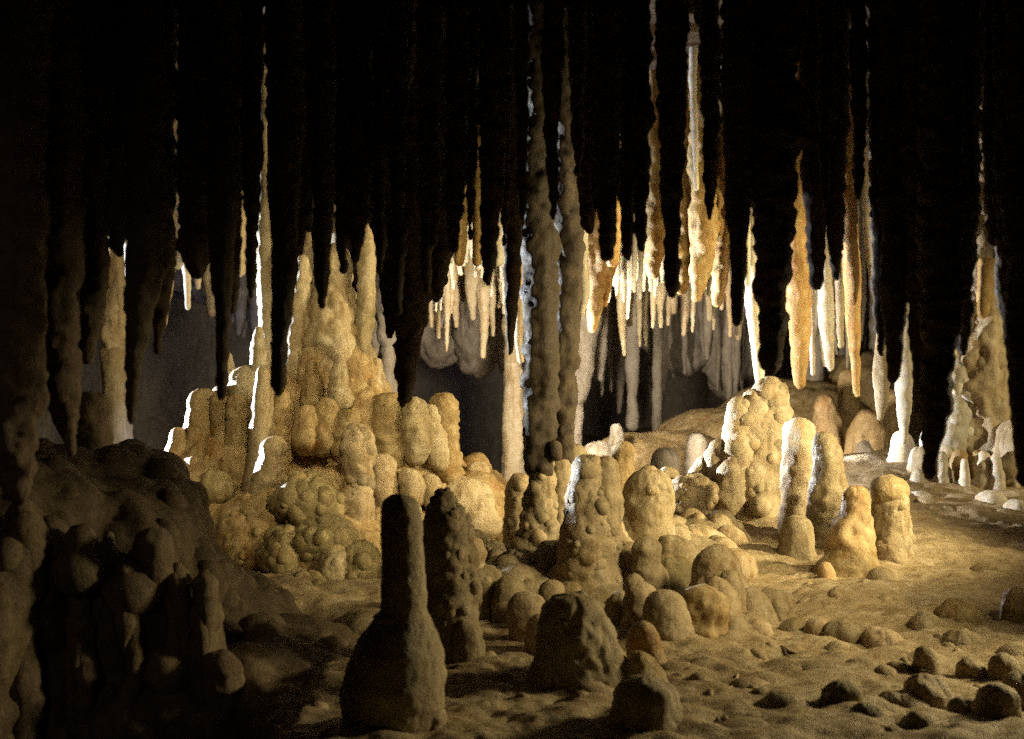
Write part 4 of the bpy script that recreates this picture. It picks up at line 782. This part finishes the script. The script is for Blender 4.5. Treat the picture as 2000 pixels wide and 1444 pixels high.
for d, pts, lab, sty, mt in (
 (6.9, [(1722, 1108, 20), (1724, 1140, 28), (1726, 1190, 32)], 'smooth egg shaped stalagmite at the foot of the domed one', 'smooth', 'tan'),
 (7.1, [(1650, 1082, 14), (1652, 1105, 20), (1654, 1150, 22)], 'pale little dome at the foot of the figure shaped stalagmite', 'smooth', 'cream'),
 (7.0, [(1612, 1098, 10), (1614, 1116, 15), (1616, 1150, 18)], 'tiny yellow knob on the bright floor before the figure shaped stalagmite', 'smooth', 'ochre'),
 (6.6, [(1576, 1150, 16), (1584, 1172, 26), (1590, 1200, 32)], 'dark sided lump on the bright floor below the squat stalagmite', 'rough', 'tan'),
 (6.3, [(1622, 1172, 14), (1624, 1190, 20), (1626, 1215, 24)], 'small dark sided lump next to the larger one on the bright floor', 'smooth', 'tan'),
 (6.7, [(1690, 1132, 18), (1694, 1160, 26), (1698, 1200, 32)], 'pale lump between the egg shaped stalagmite and the bright floor', 'smooth', 'tan'),
 (6.4, [(1640, 1145, 20), (1650, 1165, 30), (1655, 1195, 36)], 'low sloping lump in the middle of the bright floor', 'smooth', 'tan'),
 (5.7, [(1556, 1205, 20), (1562, 1228, 34), (1570, 1260, 40)], 'first lump of the low ridge that crosses the floor', 'smooth', 'tan'),
 (5.6, [(1600, 1206, 20), (1606, 1236, 32), (1612, 1275, 36)], 'second lump of the low ridge that crosses the floor', 'smooth', 'tan'),
 (5.55, [(1650, 1208, 24), (1656, 1240, 40), (1660, 1285, 44)], 'third and broadest lump of the low ridge that crosses the floor', 'rough', 'tan'),
 (5.45, [(1715, 1226, 22), (1720, 1252, 32), (1722, 1290, 36)], 'last lump of the low ridge that crosses the floor', 'rough', 'tan'),
 (5.3, [(1632, 1252, 26), (1640, 1274, 36), (1645, 1305, 42)], 'low lump in front of the low ridge', 'smooth', 'tan'),
 (5.6, [(1804, 1194, 20), (1805, 1225, 28), (1806, 1270, 31)], 'upright thimble shaped stalagmite, dark on one side, beyond the low ridge', 'smooth', 'tan'),
 (5.8, [(1860, 1170, 24), (1872, 1200, 40), (1880, 1250, 52)], 'sloping rosy stalagmite behind the thimble shaped one', 'smooth', 'ochre'),
 (5.4, [(1876, 1228, 26), (1878, 1260, 40), (1880, 1300, 46)], 'grey green dome before the rosy sloping stalagmite', 'rough', 'tan'),
 (5.8, [(1984, 1146, 16), (1984, 1180, 22), (1986, 1240, 28)], 'orange brown stalagmite at the edge beyond the rosy one', 'smooth', 'ochre'),
 (6.0, [(1936, 1190, 16), (1938, 1210, 24), (1940, 1250, 30)], 'low brown dome between the rosy stalagmite and the orange brown one', 'smooth', 'tan'),
 (5.0, [(1806, 1262, 14), (1808, 1280, 19), (1812, 1310, 24)], 'small light knob before the grey green dome', 'smooth', 'tan'),
 (4.95, [(1890, 1284, 18), (1896, 1302, 26), (1900, 1330, 30)], 'dark little knob in front of the grey green dome', 'smooth', 'tan'),
 (4.9, [(1956, 1276, 18), (1960, 1296, 24), (1962, 1325, 28)], 'brown knob near the edge below the orange brown stalagmite', 'smooth', 'tan'),
 (4.35, [(1642, 1330, 26), (1640, 1370, 34), (1648, 1410, 46), (1650, 1470, 52)], 'black looking crusty stalagmite throwing a shadow on the pale floor near the bottom edge', 'knob', 'mossy'),
 (4.2, [(1690, 1375, 22), (1695, 1410, 32), (1700, 1470, 36)], 'dark side lump of the black looking crusty stalagmite', 'knob', 'mossy'),
 (4.2, [(1948, 1336, 22), (1950, 1380, 34), (1952, 1444, 38), (1954, 1530, 44)], 'upright stalagmite, half dark and half lit, by the bottom corner', 'rough', 'tan'),
 (4.5, [(1992, 1312, 24), (1996, 1350, 34), (2000, 1400, 40)], 'rounded stalagmite cut by the edge beside the half lit one', 'rough', 'tan'),
 (4.5, [(1800, 1316, 22), (1806, 1340, 36), (1812, 1380, 44)], 'dark mottled lump on the floor between the crusty and the half lit stalagmites', 'rough', 'tan'),
 (4.45, [(1740, 1350, 20), (1748, 1370, 32), (1752, 1400, 38)], 'pale lump on the floor beside the crusty stalagmite', 'rough', 'tan'),
 (4.3, [(1880, 1360, 20), (1884, 1384, 30), (1888, 1420, 34)], 'dark round lump just beside the half lit stalagmite', 'rough', 'tan'),
 (4.1, [(1790, 1392, 22), (1798, 1416, 34), (1802, 1460, 40)], 'dark lump at the bottom edge between the crusty and the half lit stalagmites', 'rough', 'mossy'),
 (4.05, [(1740, 1420, 22), (1744, 1440, 32), (1748, 1480, 36)], 'brown lump cut by the bottom edge', 'rough', 'tan'),
 (6.0, [(1500, 1150, 18), (1508, 1180, 30), (1514, 1225, 38)], 'pale hump with a dark cleft beside the big round shouldered stalagmite', 'rough', 'tan'),
 (5.9, [(1466, 1148, 18), (1470, 1185, 30), (1476, 1240, 40)], 'tan hump close against the big round shouldered stalagmite', 'rough', 'tan'),
): mite(d, pts, lab, sty, mt, None, 'lumps and stalagmites on the bright floor')

# ------------------------------------------------------------------ dark rock apron in the near corner
apron = bpy.data.objects.new('rock_apron', None); COL.objects.link(apron); aorg = P(200, 1444, 4.6); apron.location = aorg
tag(apron, 'dark rock apron hung with drip columns in the bottom corner', 'rock apron')
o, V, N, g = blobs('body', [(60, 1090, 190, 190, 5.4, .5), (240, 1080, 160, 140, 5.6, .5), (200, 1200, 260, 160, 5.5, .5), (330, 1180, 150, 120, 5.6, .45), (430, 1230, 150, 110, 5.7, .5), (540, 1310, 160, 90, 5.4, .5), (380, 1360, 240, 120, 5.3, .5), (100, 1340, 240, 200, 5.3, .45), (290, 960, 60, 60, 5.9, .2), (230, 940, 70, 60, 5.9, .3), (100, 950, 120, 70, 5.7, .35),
     (610, 1380, 120, 60, 5.0, .5), (360, 1010, 26, 50, 5.9, .12), (45, 1240, 34, 260, 4.85, .12), (160, 1270, 24, 230, 4.9, .1), (215, 1250, 18, 220, 4.95, .08), (255, 1290, 24, 220, 4.9, .1), (345, 1290, 22, 190, 4.95, .09), (400, 1300, 24, 180, 4.95, .1), (100, 1180, 40, 160, 5.0, .14), (300, 1160, 44, 130, 5.05, .14), (0, 1300, 40, 240, 4.8, .14)], 0.016, 5.4, '', 'shaded_mud', parent=apron, origin=aorg, knob=0.028, ks=0.12, lump=0.07, ls=0.22)
add_nodules(apron, V, N, M['shaded_mud'], 60, 0.05, np.random.default_rng(8), aorg, sink=0.6, spread=0.9)
def drip(pts, dd, style='smooth', mat='shaded_mud'):
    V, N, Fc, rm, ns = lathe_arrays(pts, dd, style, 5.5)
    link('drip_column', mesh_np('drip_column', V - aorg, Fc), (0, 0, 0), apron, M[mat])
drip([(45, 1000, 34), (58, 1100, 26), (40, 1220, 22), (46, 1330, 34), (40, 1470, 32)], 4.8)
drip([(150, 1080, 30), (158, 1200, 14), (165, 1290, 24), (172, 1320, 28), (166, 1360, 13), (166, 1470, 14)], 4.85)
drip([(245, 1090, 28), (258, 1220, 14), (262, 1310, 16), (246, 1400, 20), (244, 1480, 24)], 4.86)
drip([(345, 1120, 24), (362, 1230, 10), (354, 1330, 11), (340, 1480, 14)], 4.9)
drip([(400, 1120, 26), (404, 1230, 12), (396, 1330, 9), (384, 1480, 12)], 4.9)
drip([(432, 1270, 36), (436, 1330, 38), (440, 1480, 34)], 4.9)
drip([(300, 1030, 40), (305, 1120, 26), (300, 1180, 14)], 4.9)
mite(5.0, [(596, 1430, 22), (604, 1460, 32), (608, 1500, 36)], 'low rounded stalagmite cut by the bottom edge beside the dark bottle shaped one', 'smooth', 'shaded_mud', group=G7)
mite(6.2, [(178, 765, 30), (178, 830, 30), (184, 900, 34), (190, 990, 42)], 'dark stump standing before the pale grey column at the top of the rock apron', 'rough', 'shaded_mud', group=G7)
mite(6.0, [(262, 885, 34), (270, 915, 46), (280, 970, 54)], 'dark rounded boulder on top of the rock apron', 'rough', 'shaded_mud', name='boulder', cat='boulder')
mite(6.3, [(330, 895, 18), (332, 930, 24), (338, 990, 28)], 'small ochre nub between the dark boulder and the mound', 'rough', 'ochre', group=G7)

# ------------------------------------------------------------------ thin roots and ridges on the floor
def tube(name, pts, r, label, cat, mat, group=None):
    p = []
    for (px, py) in pts:
        d = (CAM[2]) * F / (py - 722.0); q = P(px, py, d); p.append(q)
    p = np.array(p); t = np.linspace(0, len(p) - 1, len(p) * 9)
    c = np.stack([np.interp(t, np.arange(len(p)), p[:, k]) for k in range(3)], 1)
    ker = np.ones(5) / 5
    for k in range(2): c[:, k] = np.convolve(np.pad(c[:, k], 2, mode='edge'), ker, 'valid')
    x = c.copy(); x[:, 2] = 0
    c[:, 2] = floor_h(c[:, 0], c[:, 1]) + 0.05 * fbm(x / 0.55, 3, 5) + 0.010 + 0.006 * fbm(x / 0.05, 2, 71)
    tg = np.gradient(c, axis=0); tg /= np.linalg.norm(tg, axis=1, keepdims=True)
    sd = np.cross(tg, (0, 0, 1)); sd /= np.linalg.norm(sd, axis=1, keepdims=True); up = np.cross(sd, tg)
    a = np.linspace(0, 2 * math.pi, 8, endpoint=False)
    taper = np.sin(np.linspace(0.25, math.pi - 0.15, len(c)))[:, None, None] * r
    V = (c[:, None] + taper * (np.cos(a)[None, :, None] * sd[:, None] + np.sin(a)[None, :, None] * up[:, None])).reshape(-1, 3)
    og = c[0]
    o = link(name, mesh_np(name, V - og, [grid_faces(len(c), 8)]), og, None, M[mat]); tag(o, label, cat, group)
tube('root', [(1478, 1238), (1500, 1252), (1520, 1262), (1535, 1278), (1548, 1292)], 0.009, 'thick dark root crossing the pale floor below the round shouldered stalagmite', 'root', 'root')
tube('root', [(1520, 1262), (1540, 1276), (1556, 1280), (1572, 1290)], 0.007, 'short side branch of the dark root on the pale floor', 'root', 'root')
tube('root', [(1755, 1278), (1770, 1300), (1795, 1312), (1818, 1313)], 0.007, 'fine dark root curling below the low ridge', 'root', 'root')
tube('calcite_ridge', [(1445, 1300), (1438, 1330), (1420, 1360), (1408, 1395), (1420, 1420), (1445, 1428), (1480, 1424)], 0.010, 'long thin pale ridge looping over the floor near the bottom edge', 'ridge', 'cream')
tube('calcite_ridge', [(1355, 1312), (1372, 1328), (1388, 1336), (1388, 1370), (1396, 1405), (1410, 1428)], 0.009, 'second thin pale ridge running beside the looping one', 'ridge', 'cream')
